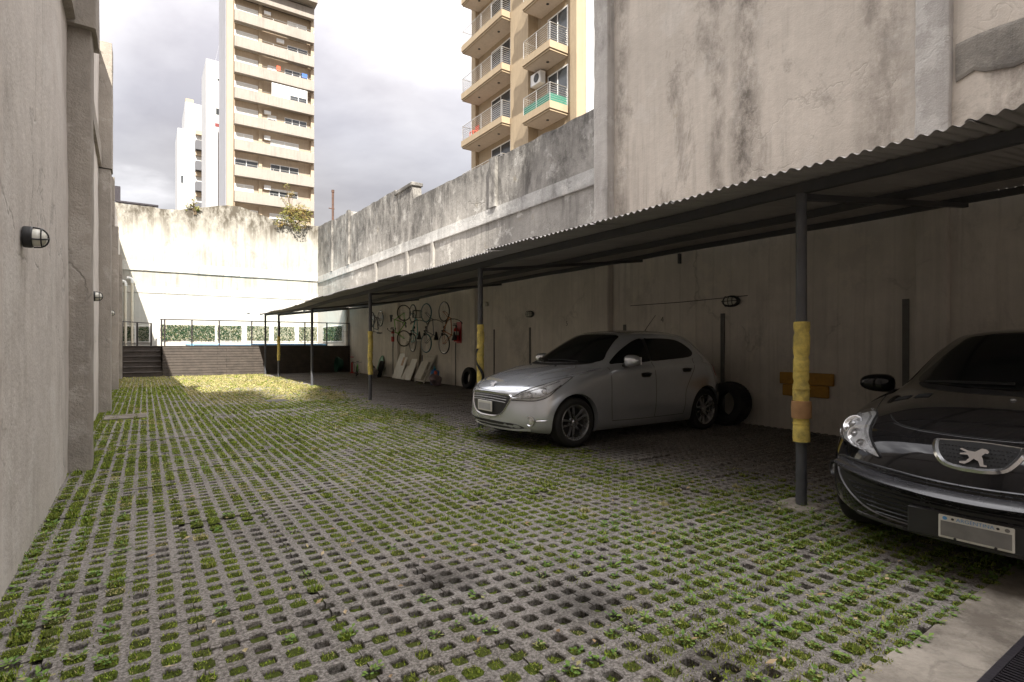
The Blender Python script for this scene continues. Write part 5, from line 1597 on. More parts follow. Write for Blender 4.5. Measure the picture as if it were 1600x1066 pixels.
def paint(name, col, metal, rough, flake=0.0, dust=0.0):
    m, nt, b = new_mat(name)
    tc = nd(nt, 'ShaderNodeTexCoord')
    n = nd(nt, 'ShaderNodeTexNoise', {'Vector': tc.outputs['Object'], 'Scale': 2.5, 'Detail': 6.0, 'Roughness': 0.7})
    c = mix(nt, ramp(nt, n.outputs[0], [(0.3, 0.0), (0.7, 1.0)]), tuple(x * 0.94 for x in col), tuple(min(1, x * 1.05) for x in col))
    rg = rough
    if dust:
        n2 = nd(nt, 'ShaderNodeTexNoise', {'Vector': tc.outputs['Object'], 'Scale': 55.0, 'Detail': 6.0, 'Roughness': 0.8})
        geo = nd(nt, 'ShaderNodeNewGeometry'); sp = nd(nt, 'ShaderNodeSeparateXYZ', {0: geo.outputs['Normal']})
        f = mth(nt, 'MULTIPLY', ramp(nt, sp.outputs[2], [(0.55, 0.0), (0.95, 1.0)]), ramp(nt, n2.outputs[0], [(0.45, 0.15), (0.68, 1.0)]))
        f = mth(nt, 'MULTIPLY', f, dust)
        c = mix(nt, f, c, (0.22, 0.19, 0.155))
        r_ = mth(nt, 'MULTIPLY_ADD', f, 0.5); r_.node.inputs[2].default_value = rough
        nt.links.new(r_, b.inputs['Roughness'])
        nt.links.new(mth(nt, 'SUBTRACT', 1.0, mth(nt, 'MULTIPLY', f, 2.0, True)), b.inputs['Coat Weight'])
    else:
        b.inputs['Roughness'].default_value = rough
        b.inputs['Coat Weight'].default_value = 1.0
    nt.links.new(c, b.inputs['Base Color'])
    b.inputs['Metallic'].default_value = metal
    b.inputs['Coat Roughness'].default_value = 0.03
    if flake:
        n3 = nd(nt, 'ShaderNodeTexNoise', {'Vector': tc.outputs['Object'], 'Scale': 900.0, 'Detail': 1.0})
        nt.links.new(nd(nt, 'ShaderNodeBump', {'Height': n3.outputs[0], 'Strength': flake, 'Distance': 0.001}).outputs[0], b.inputs['Normal'])
    return m
M_SILVER = paint('silver_metallic', (0.70, 0.73, 0.78), 0.62, 0.22, 0.04, 0.03)
M_BLKPAINT = paint('black_paint', (0.006, 0.006, 0.007), 0.0, 0.10, 0.0, 0.08)
_b = M_BLKPAINT.node_tree.nodes['Principled BSDF']; _b.inputs['Specular IOR Level'].default_value = 0.15; _b.inputs['Coat IOR'].default_value = 1.35
M_CARGLASS = simple('tinted_glass', (0.008, 0.009, 0.010), 0.05, var=0.3, scale=1.5, spec=0.45)
M_BUMP0 = simple('bonnet_rim', (0.05, 0.05, 0.052), 0.3, var=0.1)
M_SEAM = simple('shut_line', (0.008, 0.008, 0.008), 0.9)
M_TRIMB = simple('black_trim', (0.020, 0.020, 0.021), 0.45, var=0.15)
M_REFL = simple('lamp_reflector', (0.80, 0.80, 0.80), 0.20, 0.75, var=0.35, scale=16)
M_DARKREFL = simple('lamp_housing', (0.50, 0.50, 0.50), 0.30, 0.35, var=0.3, scale=14)
M_ALLOY = simple('alloy', (0.52, 0.52, 0.53), 0.28, 0.9, var=0.1)
M_PLATE = simple('plate_white', (0.58, 0.57, 0.52), 0.5, var=0.05)
M_PLATEG = simple('plate_grey', (0.17, 0.165, 0.155), 0.6, var=0.25, scale=7)
M_PBLUE = simple('plate_blue', (0.10, 0.28, 0.55), 0.6)
M_TAIL = simple('tail_red', (0.30, 0.012, 0.012), 0.15, var=0.1)
m, nt, b_ = new_mat('clear_lens')
fr_ = nd(nt, 'ShaderNodeFresnel', {'IOR': 1.4})
ms = nd(nt, 'ShaderNodeMixShader', {0: fr_.outputs[0], 1: nd(nt, 'ShaderNodeBsdfTransparent', {'Color': (0.95, 0.95, 0.95, 1)}).outputs[0], 2: nd(nt, 'ShaderNodeBsdfGlossy', {'Color': (1, 1, 1, 1), 'Roughness': 0.03}).outputs[0]})
nt.links.new(ms.outputs[0], nt.nodes['Material Output'].inputs['Surface'])
M_LENS = m

def car_wheel(parent, x, y, r, side, spokes='double'):
    """whole wheel with its tyre; the outer face looks to `side`"""
    A = Matrix.Translation((x, y, r)) @ Matrix.Rotation(R(-90 * side), 4, 'X')       # local +z outwards
    w = 0.195; rr_ = r * 0.70
    hub = MB()
    hub.lathe([(rr_ + 0.012, 0.092), (rr_ + 0.004, 0.097), (rr_ - 0.012, 0.090), (rr_ - 0.020, 0.05), (rr_ - 0.03, -0.05)], 40, A)
    hub.lathe([(0.0, 0.078), (0.028, 0.078), (0.034, 0.070), (0.062, 0.066), (0.068, 0.03)], 24, A)
    for k in range(5):
        for s in (-1, 1):
            a0 = 2 * math.pi * k / 5 + s * 0.16; a1 = 2 * math.pi * k / 5 + s * 0.42
            p0 = Vector((0.045 * math.cos(a0), 0.045 * math.sin(a0), 0.062)); p1 = Vector(((rr_ - .006) * math.cos(a1), (rr_ - .006) * math.sin(a1), 0.085))
            t = (p1 - p0).cross(Vector((0, 0, 1))).normalized()
            q = []
            for p, ww in ((p0, 0.016), ((p0 + p1) / 2 + Vector((0, 0, 0.004)), 0.0125), (p1, 0.017)):
                q += [p - t * ww - Vector((0, 0, 0.02)), p - t * ww * .6, p + t * ww * .6, p + t * ww - Vector((0, 0, 0.02))]
            fs = []
            for i in (0, 1):
                for c in range(3):
                    fs.append((4 * i + c, 4 * i + c + 1, 4 * i + 5 + c, 4 * i + 4 + c))
            hub.add([A @ v for v in q], fs)
    wo_ = hub.build('wheel', M_ALLOY, parent, smooth=40)
    MB().lathe([(0, 0.02), (rr_ - 0.02, 0.02), (rr_ - 0.02, 0.0), (0, 0.0)], 24, A).build('brake_disc', M_SPOT, wo_)
    prof = [(rr_ - 0.005, 0.088), (rr_ + 0.012, 0.098), (rr_ + 0.05, 0.108), (r - 0.030, 0.104), (r - 0.008, 0.092), (r, 0.075), (r, -0.075), (r - 0.03, -0.10), (rr_, -0.09)]
    MB().lathe(prof, 48, A).build('tyre', M_RUB, wo_, smooth=40)

def make_car(name, label, net, loc, mat_, wheels, wr, arch, scale=1.0, rot=0.0):
    g = car_surface(net)
    bm = body_bm(g)
    sk = Skin(bm)
    me = bpy.data.meshes.new('body'); bm.to_mesh(me); bm.free()
    car = thing(name, label, 'car', loc, rot)
    car.scale = (scale,) * 3
    tmp = bpy.data.objects.new('tmp', me); COL.objects.link(tmp)
    cut = MB()
    cuts = []
    for x in wheels:
        for s in (-1, 1):
            c = MB().tube((x, s * 0.56, wr + 0.005), (x, s * 1.2, wr + 0.005), arch, n=56)
            c.box(x - arch * 0.985, x + arch * 0.985, min(s * .561, s * 1.199), max(s * .561, s * 1.199), -0.3, wr * 0.75) if False else None
            co = c.build('cut', M_SEAM); cuts.append(co)
            md = tmp.modifiers.new('b', 'BOOLEAN'); md.object = co; md.operation = 'DIFFERENCE'; md.solver = 'EXACT'
    dg = bpy.context.evaluated_depsgraph_get()
    me2 = bpy.data.meshes.new_from_object(tmp.evaluated_get(dg))
    for o in cuts + [tmp]:
        bpy.data.objects.remove(o)
    me2.materials.clear(); me2.materials.append(mat_)
    me2.shade_smooth(); me2.set_sharp_from_angle(angle=R(42))
    bo = link('body', me2, car)
    # dark liners in the wheel wells
    for x in wheels:
        for s in (-1, 1):
            ar = MB(); V = []; F = []
            n = 28
            for k in range(n + 1):
                a = math.pi * (-0.12 + 1.24 * k / n)
                for yy in (0.565, 0.80):
                    V.append((x + (arch - 0.006) * math.cos(a), s * yy, wr + 0.005 + (arch - 0.006) * math.sin(a)))
            F = [(2 * k, 2 * k + 1, 2 * k + 3, 2 * k + 2) for k in range(n)]
            o = len(V); V.append((x, s * 0.565, wr)); F += [(o, 2 * k, 2 * k + 2) for k in range(n)]
            ar.add(V, F).build('wheel_liner', M_SEAM, car)
            car_wheel(car, x, s * (0.745), wr, s)
    return car, bo, sk

def T(*rows): return [list(r) for r in zip(*rows)]
xside = [0.78, 1.15, 1.6, 2.1, 2.6, 3.0, 3.32]
NET = [
 T([.14,.16,.23,.36,.50] + xside + [3.55,3.72,3.82,3.84], [0,.30,.55,.70,.77,.79,.80,.80,.80,.80,.80,.79,.75,.62,.38,0], [.20,.20,.20,.19,.18,.17,.17,.17,.17,.17,.17,.18,.20,.22,.23,.23]),
 T([.03,.055,.14,.30,.48] + xside + [3.6,3.82,3.92,3.94], [0,.33,.60,.77,.84,.865,.855,.85,.85,.85,.855,.865,.835,.71,.42,0], [.25,.25,.25,.25,.25,.24,.23,.23,.23,.23,.24,.26,.28,.30,.30,.30]),
 T([.015,.045,.135,.30,.48] + xside + [3.62,3.85,3.95,3.97], [0,.33,.61,.785,.855,.88,.872,.87,.87,.87,.88,.89,.85,.73,.43,0], [.40]*16),
 T([.005,.04,.14,.32,.50] + xside + [3.62,3.86,3.96,3.98], [0,.32,.60,.77,.85,.885,.88,.875,.875,.878,.885,.89,.85,.73,.43,0], [.57,.57,.57,.575,.58,.58,.57,.56,.56,.56,.57,.58,.58,.58,.58,.58]),
 T([.05,.085,.19,.37,.54,.80] + xside[1:] + [3.60,3.81,3.89,3.91], [0,.31,.58,.74,.83,.87,.875,.872,.872,.874,.88,.88,.835,.71,.42,0], [.705,.705,.705,.715,.73,.745,.75,.755,.76,.77,.78,.80,.81,.81,.80,.80]),
 T([.20,.225,.31,.49,.65,.86,1.15,1.6,2.1,2.6,3.0,3.3,3.55,3.74,3.82,3.84], [0,.30,.55,.685,.77,.825,.85,.855,.86,.86,.855,.845,.80,.68,.41,0], [.80,.80,.795,.805,.835,.87,.895,.91,.925,.94,.955,.97,.965,.95,.94,.94]),
 T([.55,.56,.62,.77,.92,1.08,1.27,1.62,2.1,2.6,3.0,3.28,3.5,3.68,3.77,3.79], [0,.29,.52,.645,.715,.77,.81,.82,.83,.83,.82,.80,.76,.65,.40,0], [.925,.922,.912,.89,.90,.925,.945,.955,.97,.985,1.0,1.01,1.02,1.02,1.02,1.02]),
 T([.98,.99,1.05,1.18,1.26,1.33,1.40,1.65,2.1,2.6,3.0,3.26,3.47,3.66,3.74,3.76], [0,.29,.51,.645,.705,.745,.772,.79,.80,.80,.79,.77,.735,.635,.40,0], [1.0,.997,.985,.958,.956,.96,.967,.978,.993,1.008,1.02,1.04,1.05,1.06,1.06,1.06]),
 T([1.10,1.11,1.18,1.31,1.39,1.44,1.50,1.70,2.12,2.6,2.98,3.23,3.43,3.62,3.70,3.72], [0,.29,.50,.63,.68,.715,.74,.765,.78,.78,.77,.75,.715,.615,.39,0], [1.035,1.032,1.025,1.01,1.012,1.02,1.03,1.04,1.05,1.065,1.08,1.10,1.11,1.12,1.12,1.12]),
 T([1.50,1.51,1.56,1.65,1.70,1.73,1.77,1.88,2.18,2.6,2.95,3.15,3.32,3.47,3.54,3.56], [0,.28,.475,.59,.63,.655,.67,.69,.70,.70,.69,.67,.64,.56,.36,0], [1.255,1.252,1.243,1.225,1.222,1.224,1.226,1.23,1.236,1.24,1.245,1.25,1.255,1.255,1.255,1.255]),
 T([1.87,1.88,1.92,1.98,2.01,2.03,2.06,2.13,2.32,2.62,2.92,3.10,3.23,3.35,3.42,3.44], [0,.27,.44,.535,.565,.585,.595,.605,.615,.615,.605,.59,.565,.49,.32,0], [1.43,1.427,1.417,1.398,1.394,1.394,1.394,1.398,1.404,1.406,1.402,1.392,1.382,1.375,1.375,1.375]),
 T([2.02,2.03,2.05,2.09,2.11,2.13,2.15,2.20,2.36,2.62,2.86,3.0,3.10,3.2,3.26,3.28], [0,.25,.40,.47,.49,.505,.515,.53,.54,.54,.53,.51,.485,.42,.29,0], [1.458,1.455,1.446,1.435,1.432,1.432,1.432,1.436,1.442,1.445,1.44,1.43,1.422,1.415,1.415,1.415]),
 T([2.3,2.3,2.31,2.32,2.33,2.34,2.35,2.38,2.45,2.62,2.75,2.85,2.9,2.94,2.96,2.97], [0,.14,.20,.23,.235,.24,.245,.25,.255,.255,.25,.24,.23,.2,.14,0], [1.475]*16),
 T([2.3,2.3,2.31,2.32,2.33,2.34,2.35,2.38,2.45,2.62,2.75,2.85,2.9,2.94,2.96,2.97], [0]*16, [1.478]*16),
]
def mirror_pair(fn):
    for s in (1, -1): fn(s)

LION = [(-.50,-.42),(-.30,-.44),(-.12,-.30),(.02,-.12),(.20,-.22),(.28,-.46),(.52,-.46),(.52,-.38),(.40,-.36),(.36,-.10),(.30,.06),(.42,.22),(.50,.20),(.56,.30),(.46,.42),(.28,.44),(.16,.34),(.04,.24),(-.22,.26),(-.46,.36),(-.54,.30),(-.26,.16),(-.50,.10),(-.52,.02),(-.22,.04),(-.14,-.10),(-.26,-.28),(-.50,-.34)]
def emblem(parent, sk, z, s, name='emblem', x_off=-0.006):
    p, n = sk.pt(sk.view('front'), 0, z, 0)
    n = (n.normalized() + Vector((-0.9, 0, 0))).normalized(); zx = Vector((0, -1, 0)); nz_ = n; up = nz_.cross(zx).normalized()
    M = Matrix((zx, up, nz_)).transposed().to_4x4(); M.translation = p + nz_ * -x_off
    return MB().prism([(a * s, b * s) for a, b in LION], 0.0, 0.008, M).build(name, M_CHROME, parent)

def common_glass(car, sk, roof_dark):
    fv = sk.view('front')
    patch(sk, fv, [(-.64,1.045),(-.4,1.03),(0,1.022),(.4,1.03),(.64,1.045),(.60,1.16),(.52,1.31),(.46,1.388),(.25,1.405),(0,1.41),(-.25,1.405),(-.46,1.388),(-.52,1.31),(-.60,1.16)], 0.003, M_CARGLASS, 'windscreen', car, 0.04, 0.008)
    patch(sk, sk.view('rear'), [(-.5,1.10),(0,1.09),(.5,1.10),(.42,1.32),(0,1.345),(-.42,1.32)], 0.003, M_CARGLASS, 'rear_window', car, 0.05, 0.008)
    for s in (1, -1):
        sv = sk.view('side', s)
        patch(sk, sv, [(1.47,1.015),(1.62,1.018),(1.9,1.025),(2.17,1.035),(2.18,1.08),(2.17,1.30),(2.155,1.345),(2.08,1.338),(1.93,1.29),(1.72,1.19),(1.55,1.085)], 0.003, M_CARGLASS, 'side_window', car, 0.04, 0.008)
        patch(sk, sv, [(2.245,1.04),(2.6,1.055),(2.95,1.075),(3.11,1.10),(3.17,1.15),(3.13,1.21),(3.0,1.29),(2.85,1.335),(2.6,1.352),(2.28,1.35),(2.235,1.34),(2.235,1.1)], 0.003, M_CARGLASS, 'side_window', car, 0.04, 0.008)
        MB().v
        # black B pillar film
        patch(sk, sv, [(2.17,1.04),(2.25,1.045),(2.25,1.345),(2.16,1.34)], 0.002, M_TRIMB, 'pillar', car, 0.05, 0.006, rnd=False)
        b = MB()
        ribbon(sk, sv, [(1.40,.97),(1.385,.75),(1.38,.5),(1.40,.30)], 0.006, 0.001, M_SEAM, '', None, build=False, mb=b)
        ribbon(sk, sv, [(2.215,1.03),(2.22,.8),(2.22,.5),(2.20,.28)], 0.006, 0.001, M_SEAM, '', None, build=False, mb=b)
        ribbon(sk, sv, [(3.12,1.07),(3.06,.93),(2.93,.76),(2.84,.6),(2.83,.42),(2.80,.28)], 0.006, 0.001, M_SEAM, '', None, build=False, mb=b)
        ribbon(sk, sv, [(1.40,.285),(1.8,.275),(2.3,.275),(2.8,.28)], 0.006, 0.001, M_SEAM, '', None, build=False, mb=b)
        b.build('shut_lines', M_SEAM, car)
        for x, z in ((2.03, .86), (2.88, .905)):
            p, n = sk.pt(sv, x, z)
            patch(sk, sv, [(x - .08, z - .028), (x, z - .035), (x + .08, z - .028), (x + .08, z + .02), (x, z + .028), (x - .08, z + .02)], 0.0015, M_TRIMB, 'handle_recess', car, 0.03, 0.004)
            pts = []
            for k in range(9):
                q, nn = sk.pt(sv, x - .095 + .19 * k / 8, z + .008)
                pts.append(q + nn * (0.010 + 0.022 * math.sin(math.pi * k / 8) ** 0.5))
            MB().path(pts, 0.012, n=8).build('door_handle', car['paint_'] if False else M_TRIMB, car, smooth=60)

def door_mirror(car, sk, s, mat_, x=1.66, z=1.045, y=0.80):
    mb = MB(); mb.ball((0, 0, 0), 1, 1, 1, 18, 12)
    V = []
    for p in mb.v:
        q = Vector(p)
        sx = 0.075 * (abs(q.x) ** 0.8) * (1 if q.x > 0 else -1) * (0.75 if q.x > 0 else 1.25)
        sy = 0.125 * (abs(q.y) ** 0.75) * (1 if q.y > 0 else -1)
        sz = 0.078 * (abs(q.z) ** 0.75) * (1 if q.z > 0 else -1) * (1.0 - 0.18 * q.y)
        V.append((x + sx, s * (y + 0.17 + sy), z + sz + 0.01))
    mb.v = V
    mo = mb.build('door_mirror', mat_, car, smooth=60)
    MB().path([(x + 0.02, s * (y - 0.07), z - 0.075), (x + 0.01, s * (y + 0.06), z - 0.06), (x, s * (y + 0.14), z - 0.03)], [0.03, 0.026, 0.024], n=8).build('mirror_foot', M_TRIMB, mo, smooth=60)
    MB().cbox(x + 0.052, x + 0.062, min(s * (y + .075), s * (y + .265)), max(s * (y + .075), s * (y + .265)), z - 0.045, z + 0.06, 0.004).build('mirror_glass', M_CHROME, mo)

# ---------------- silver hatchback
car, bo, sk = make_car('silver_hatchback', 'silver five-door hatchback parked nose out under the carport', NET, (3.70, 6.13, 0), M_SILVER, (0.80, 3.33), 0.305, 0.352, 1.03, 0)
common_glass(car, sk, True)
fv = sk.view('front')
patch(sk, sk.view('top'), [(2.02,-.42),(2.02,0),(2.02,.42),(2.3,.47),(2.8,.46),(3.05,.40),(3.1,0),(3.05,-.40),(2.8,-.46),(2.3,-.47)], 0.002, M_CARGLASS, 'glass_roof', car, 0.06, 0.006)
# grille
gro = [(-.43,.635),(-.2,.655),(0,.66),(.2,.655),(.43,.635),(.40,.52),(.30,.41),(.16,.375),(0,.37),(-.16,.375),(-.30,.41),(-.40,.52)]
gr_ = patch(sk, fv, gro, 0.002, M_TRIMB, 'grille', car, 0.04, 0.006)
ribbon(sk, fv, gro, 0.026, 0.004, M_CHROME, 'chrome_surround', gr_, closed=True, raise_=0.010)
for z, w in ((.625, .385), (.595, .385), (.565, .375)):
    ribbon(sk, fv, [(-w, z - .012), (-w / 2, z), (0, z + .003), (w / 2, z), (w, z - .012)], 0.011, 0.006, M_CHROME if z > .6 else M_DARKREFL, 'grille_bar', gr_, raise_=0.006)
patch(sk, fv, [(-.52,.30),(-.3,.31),(0,.315),(.3,.31),(.52,.30),(.60,.255),(.3,.235),(0,.232),(-.3,.235),(-.60,.255)], 0.002, M_TRIMB, 'lower_intake', car, 0.04, 0.006)
ribbon(sk, fv, [(-.66,.235),(-.4,.222),(0,.218),(.4,.222),(.66,.235)], 0.03, 0.003, M_SILVER, 'front_lip', car, raise_=0.012)
p, n = sk.pt(fv, 0, .49)
plate = MB().cbox(-0.012, 0.0, -.17, .17, .425, .555, .004).build('number_plate', M_PLATE, car, loc=(p.x - 0.012, 0, 0))
MB().box(-0.0135, -0.012, -.145, .145, .445, .525).build('plate_field', simple('plate_blur', (0.36, 0.36, 0.36), 0.6, var=0.1), plate)
emblem(car, sk, .745, 0.125)
mb = MB()
ribbon(sk, fv, [(-.56,.765),(-.46,.715),(-.3,.69),(0,.683),(.3,.69),(.46,.715),(.56,.765)], 0.006, 0.001, M_SEAM, '', None, build=False, mb=mb)
mb.build('bonnet_line', M_SEAM, car)
for s in (1, -1):
    cv = sk.view('corner', s)
    out = [(.40,.595),(.55,.588),(.72,.592),(.86,.635),(.96,.725),(1.09,.835),(1.10,.860),(.96,.830),(.82,.785),(.66,.735),(.52,.675)]
    hl = patch(sk, cv, out, 0.003, M_DARKREFL, 'headlight', car, 0.025, 0.008)
    for (h, v, rr_) in ((.80, .695, .055), (.64, .650, .042), (.53, .632, .028)):
        p, n = sk.pt(cv, h, v, 0.004)
        n = (n + Vector((-1.0, 0, 0))).normalized()
        Mx = n.to_track_quat('Z', 'Y').to_matrix().to_4x4(); Mx.translation = p - n * 0.008
        MB().lathe([(rr_, 0.006), (rr_ * .94, 0.010), (rr_ * .8, 0.0), (rr_ * .45, -0.012 + .012), (rr_ * .4, 0.014), (0, 0.02)], 20, Mx).build('reflector', M_REFL, hl, smooth=50)
    ribbon(sk, cv, [(.42,.612),(.6,.618),(.76,.632),(.88,.68),(1.0,.77)], 0.016, 0.006, M_REFL, 'light_strip', hl, raise_=0.006)
    ribbon(sk, cv, [(.50,.655),(.66,.705),(.82,.755),(.98,.815)], 0.014, 0.006, M_REFL, 'light_strip', hl, raise_=0.006)
    ribbon(sk, cv, out, 0.009, 0.004, M_SEAM, 'seal', hl, closed=True, raise_=0.001)
    patch(sk, cv, out, 0.020, M_LENS, 'lens', hl, 0.03, 0.016)
    fg, n = sk.pt(cv, .66, .345, 0.0)
    Mx = (n + Vector((-.7, 0, 0))).normalized().to_track_quat('Z', 'Y').to_matrix().to_4x4(); Mx.translation = fg
    fo = MB().lathe([(0.062, -0.02), (0.064, 0.006), (0.052, 0.011), (0.046, 0.004)], 24, Mx).build('fog_lamp', M_CHROME, car, smooth=50)
    MB().lathe([(0.046, 0.0), (0.03, 0.004), (0, 0.006)], 20, Mx).build('fog_glass', M_REFL, fo, smooth=50)
    ribbon(sk, cv, [(.73,.35),(.79,.352),(.86,.355)], 0.018, 0.002, M_CHROME, 'fog_trim', fo, raise_=0.006)
    door_mirror(car, sk, s, M_SILVER)
    rvw = sk.view('side', s)
    patch(sk, rvw, [(3.66,.96),(3.74,.94),(3.80,.86),(3.76,.78),(3.66,.80),(3.60,.88)], 0.004, M_TAIL, 'tail_light', car, 0.03, 0.008)
    # bonnet crease
    ribbon(sk, sk.view('top', s), [(.42,.34),(.7,.42),(1.0,.52)], 0.004, 0.0005, M_SILVER, 'bonnet_crease', car, raise_=0.004)
    ribbon(sk, sk.view('top', s), [(.46,.585),(.7,.665),(.95,.725),(1.15,.765)], 0.005, 0.001, M_SEAM, 'bonnet_gap', car)
MB().path([sk.pt(fv, -.45, 1.035, 0.012)[0], sk.pt(fv, -.2, 1.05, 0.014)[0], sk.pt(fv, .1, 1.045, 0.014)[0]], 0.009, n=6).path([sk.pt(fv, .15, 1.03, 0.012)[0], sk.pt(fv, .4, 1.05, 0.014)[0], sk.pt(fv, .58, 1.06, 0.014)[0]], 0.009, n=6).build('wiper', M_TRIMB, car)
patch(sk, fv, [(-.6,1.035),(-.3,1.02),(0,1.012),(.3,1.02),(.6,1.035),(.55,1.005),(.3,.995),(0,.992),(-.3,.995),(-.55,1.005)], 0.002, M_TRIMB, 'cowl', car, 0.04, 0.005)
ap_, n = sk.pt(sk.view('top'), 2.95, -0.0)
MB().path([ap_, ap_ + Vector((0.04, 0, 0.05)), ap_ + Vector((0.25, 0, 0.26))], [0.008, 0.005, 0.003], n=6).build('aerial', M_TRIMB, car)
for y in (-.28, .28):
    p, n = sk.pt(sk.view('top'), 0.93, y)
    MB().ball(p + n * 0.004, .018, .014, .008, 8, 5).build('washer_jet', M_TRIMB, car)

# ---------------- black hatchback
NET2 = np.array(NET)
for l in range(NET2.shape[0]):
    for c in range(NET2.shape[1]):
        x, y, z = NET2[l, c]
        if x < 1.0 and l <= 8:
            k = (1 - x / 1.0)
            add = {0: 0, 1: 0.005, 2: 0.015, 3: 0.02}.get(c, 0.01 if c < 6 else 0) * k
            NET2[l, c, 0] += add                       # more pointed nose
            if l in (5, 6): NET2[l, c, 0] -= 0.03 * k
            if l == 5 and c < 4: NET2[l, c, 2] += 0.01
        if l in (1, 2) and c < 4: NET2[l, c, 0] += (0.03 if l == 1 else 0.0)
car, bo, sk = make_car('black_hatchback', 'shiny black hatchback with chrome lion badge parked nose out', NET2, (3.60, 1.03, 0), M_BLKPAINT, (0.80, 3.30), 0.305, 0.352, 1.05, R(2))
car.scale = (1.05, 1.05, 0.98)
common_glass(car, sk, False)
fv = sk.view('front')
mb = MB()
ribbon(sk, fv, [(-.50,.855),(-.42,.825),(-.3,.81),(0,.803),(.3,.81),(.42,.825),(.50,.855)], 0.007, 0.001, M_SEAM, '', None, build=False, mb=mb)
mb.build('bonnet_line', M_SEAM, car)
ribbon(sk, fv, [(-.44,.82),(-.3,.804),(0,.797),(.3,.804),(.44,.82)], 0.004, 0.001, M_BUMP0, 'bonnet_edge', car, raise_=0.001)
M_BUMP = simple('satin_black_bumper', (0.030, 0.030, 0.033), 0.25, var=0.1, coat=0.3)
# badge grille
bo_ = [(a_, b2 + 0.025) for a_, b2 in [(-.175,.745),(0,.752),(.175,.745),(.165,.70),(.12,.645),(.06,.628),(0,.625),(-.06,.628),(-.12,.645),(-.165,.70)]]
bg_ = patch(sk, fv, bo_, 0.002, M_SEAM, 'badge_grille', car, 0.02, 0.006)
ribbon(sk, fv, [(-.178,.770),(-.168,.725),(-.125,.667),(-.06,.649),(0,.646),(.06,.649),(.125,.667),(.168,.725),(.178,.770)], 0.028, 0.005, M_CHROME, 'chrome_surround', bg_, raise_=0.010)
ribbon(sk, fv, [(-.178,.774),(0,.781),(.178,.774)], 0.008, 0.004, M_CHROME, 'chrome_surround', bg_, raise_=0.004)
hx = MB()
for i in range(-10, 11):
    for j in range(6):
        yy = i * 0.0155 + (j % 2) * 0.0078; zz = 0.665 + j * 0.0175
        wlim = np.interp(zz, [.65, .67, .725, .77], [.05, .10, .145, .155])
        if abs(yy) < wlim:
            p, n = sk.pt(fv, yy, zz, 0.004)
            hx.ball(p, .004, .005, .0045, 6, 4)
hx.build('mesh', M_BUMP, bg_)
emblem(bg_, sk, .712, 0.108, x_off=-0.012)
# mouth
mo = [(-.70,.575),(-.45,.575),(-.2,.56),(0,.555),(.2,.56),(.45,.575),(.70,.575),(.735,.54),(.70,.44),(.60,.34),(.46,.275),(.2,.255),(0,.25),(-.2,.255),(-.46,.275),(-.60,.34),(-.70,.44),(-.735,.54)]
mt = patch(sk, fv, mo, 0.002, M_TRIMB, 'mouth', car, 0.04, 0.006)
ribbon(sk, fv, mo, 0.012, 0.004, simple('dark_chrome', (0.14, 0.14, 0.145), 0.3, 0.7), 'mouth_edge', mt, closed=True, raise_=0.006)
ribbon(sk, fv, [(-.70,.53),(-.5,.505),(-.25,.485),(0,.478),(.25,.485),(.5,.505),(.70,.53)], 0.085, 0.008, M_BUMP, 'bumper_bar', mt, raise_=0.045)
for k in range(6):
    z = .425 - k * 0.029; w = float(np.interp(z, [.27, .34, .44], [.44, .56, .64]))
    ribbon(sk, fv, [(-w, z + .012), (-w / 2, z + .003), (0, z), (w / 2, z + .003), (w, z + .012)], 0.010, 0.005, M_BUMP, 'slat', mt, raise_=0.008)
for k in range(2):
    z = .560 - k * 0.016
    ribbon(sk, fv, [(-.6, z + .008), (-.3, z - .004), (0, z - .008), (.3, z - .004), (.6, z + .008)], 0.007, 0.005, M_BUMP, 'slat', mt, raise_=0.005)
ribbon(sk, fv, [(-.60,.225),(-.35,.215),(0,.212),(.35,.215),(.60,.225)], 0.03, 0.003, M_BUMP, 'front_lip', car, raise_=0.014)
# number plate
p, n = sk.pt(fv, 0, .33)
MB().cbox(-0.020, 0.03, -.27, .27, .245, .395, .006).build('plate_holder', M_TRIMB, car, loc=(p.x - 0.012, 0, 0))
plate = MB().cbox(-0.027, -0.0205, -.17, .13, .255, .383, .004).build('number_plate', M_PLATE, car, loc=(p.x - 0.012, 0, 0))
MB().cbox(-0.0290, -0.0272, -.160, .120, .268, .350, .0008).build('plate_field', M_PLATEG, plate)
me = text_mesh('ARGENTINA', 0.027); me.materials.append(M_PBLUE)
o = link('plate_lettering', me, plate, (-0.0285, -0.02, 0.366)); o.rotation_euler = (R(90), 0, R(-90))
for y, z in ((.070, .366), (-.108, .366), (.06, .261), (-.10, .261)):
    MB().lathe([(0, 0.0), (.007, 0.0), (.006, .003), (0, .004)], 8, Matrix.Translation((-0.027, y, z)) @ Matrix.Rotation(R(-90), 4, 'Y')).build('screw', M_TRIMB, plate)
MB().lathe([(0, 0.0), (.010, 0.0), (.010, .0012), (0, .0015)], 12, Matrix.Translation((-0.027, .102, .366)) @ Matrix.Rotation(R(-90), 4, 'Y')).build('seal_mark', M_PBLUE, plate)
MB().lathe([(0, 0.0), (.010, 0.0), (.010, .0012), (0, .0015)], 12, Matrix.Translation((-0.027, -.143, .366)) @ Matrix.Rotation(R(-90), 4, 'Y')).build('seal_mark', M_PLATEG, plate)
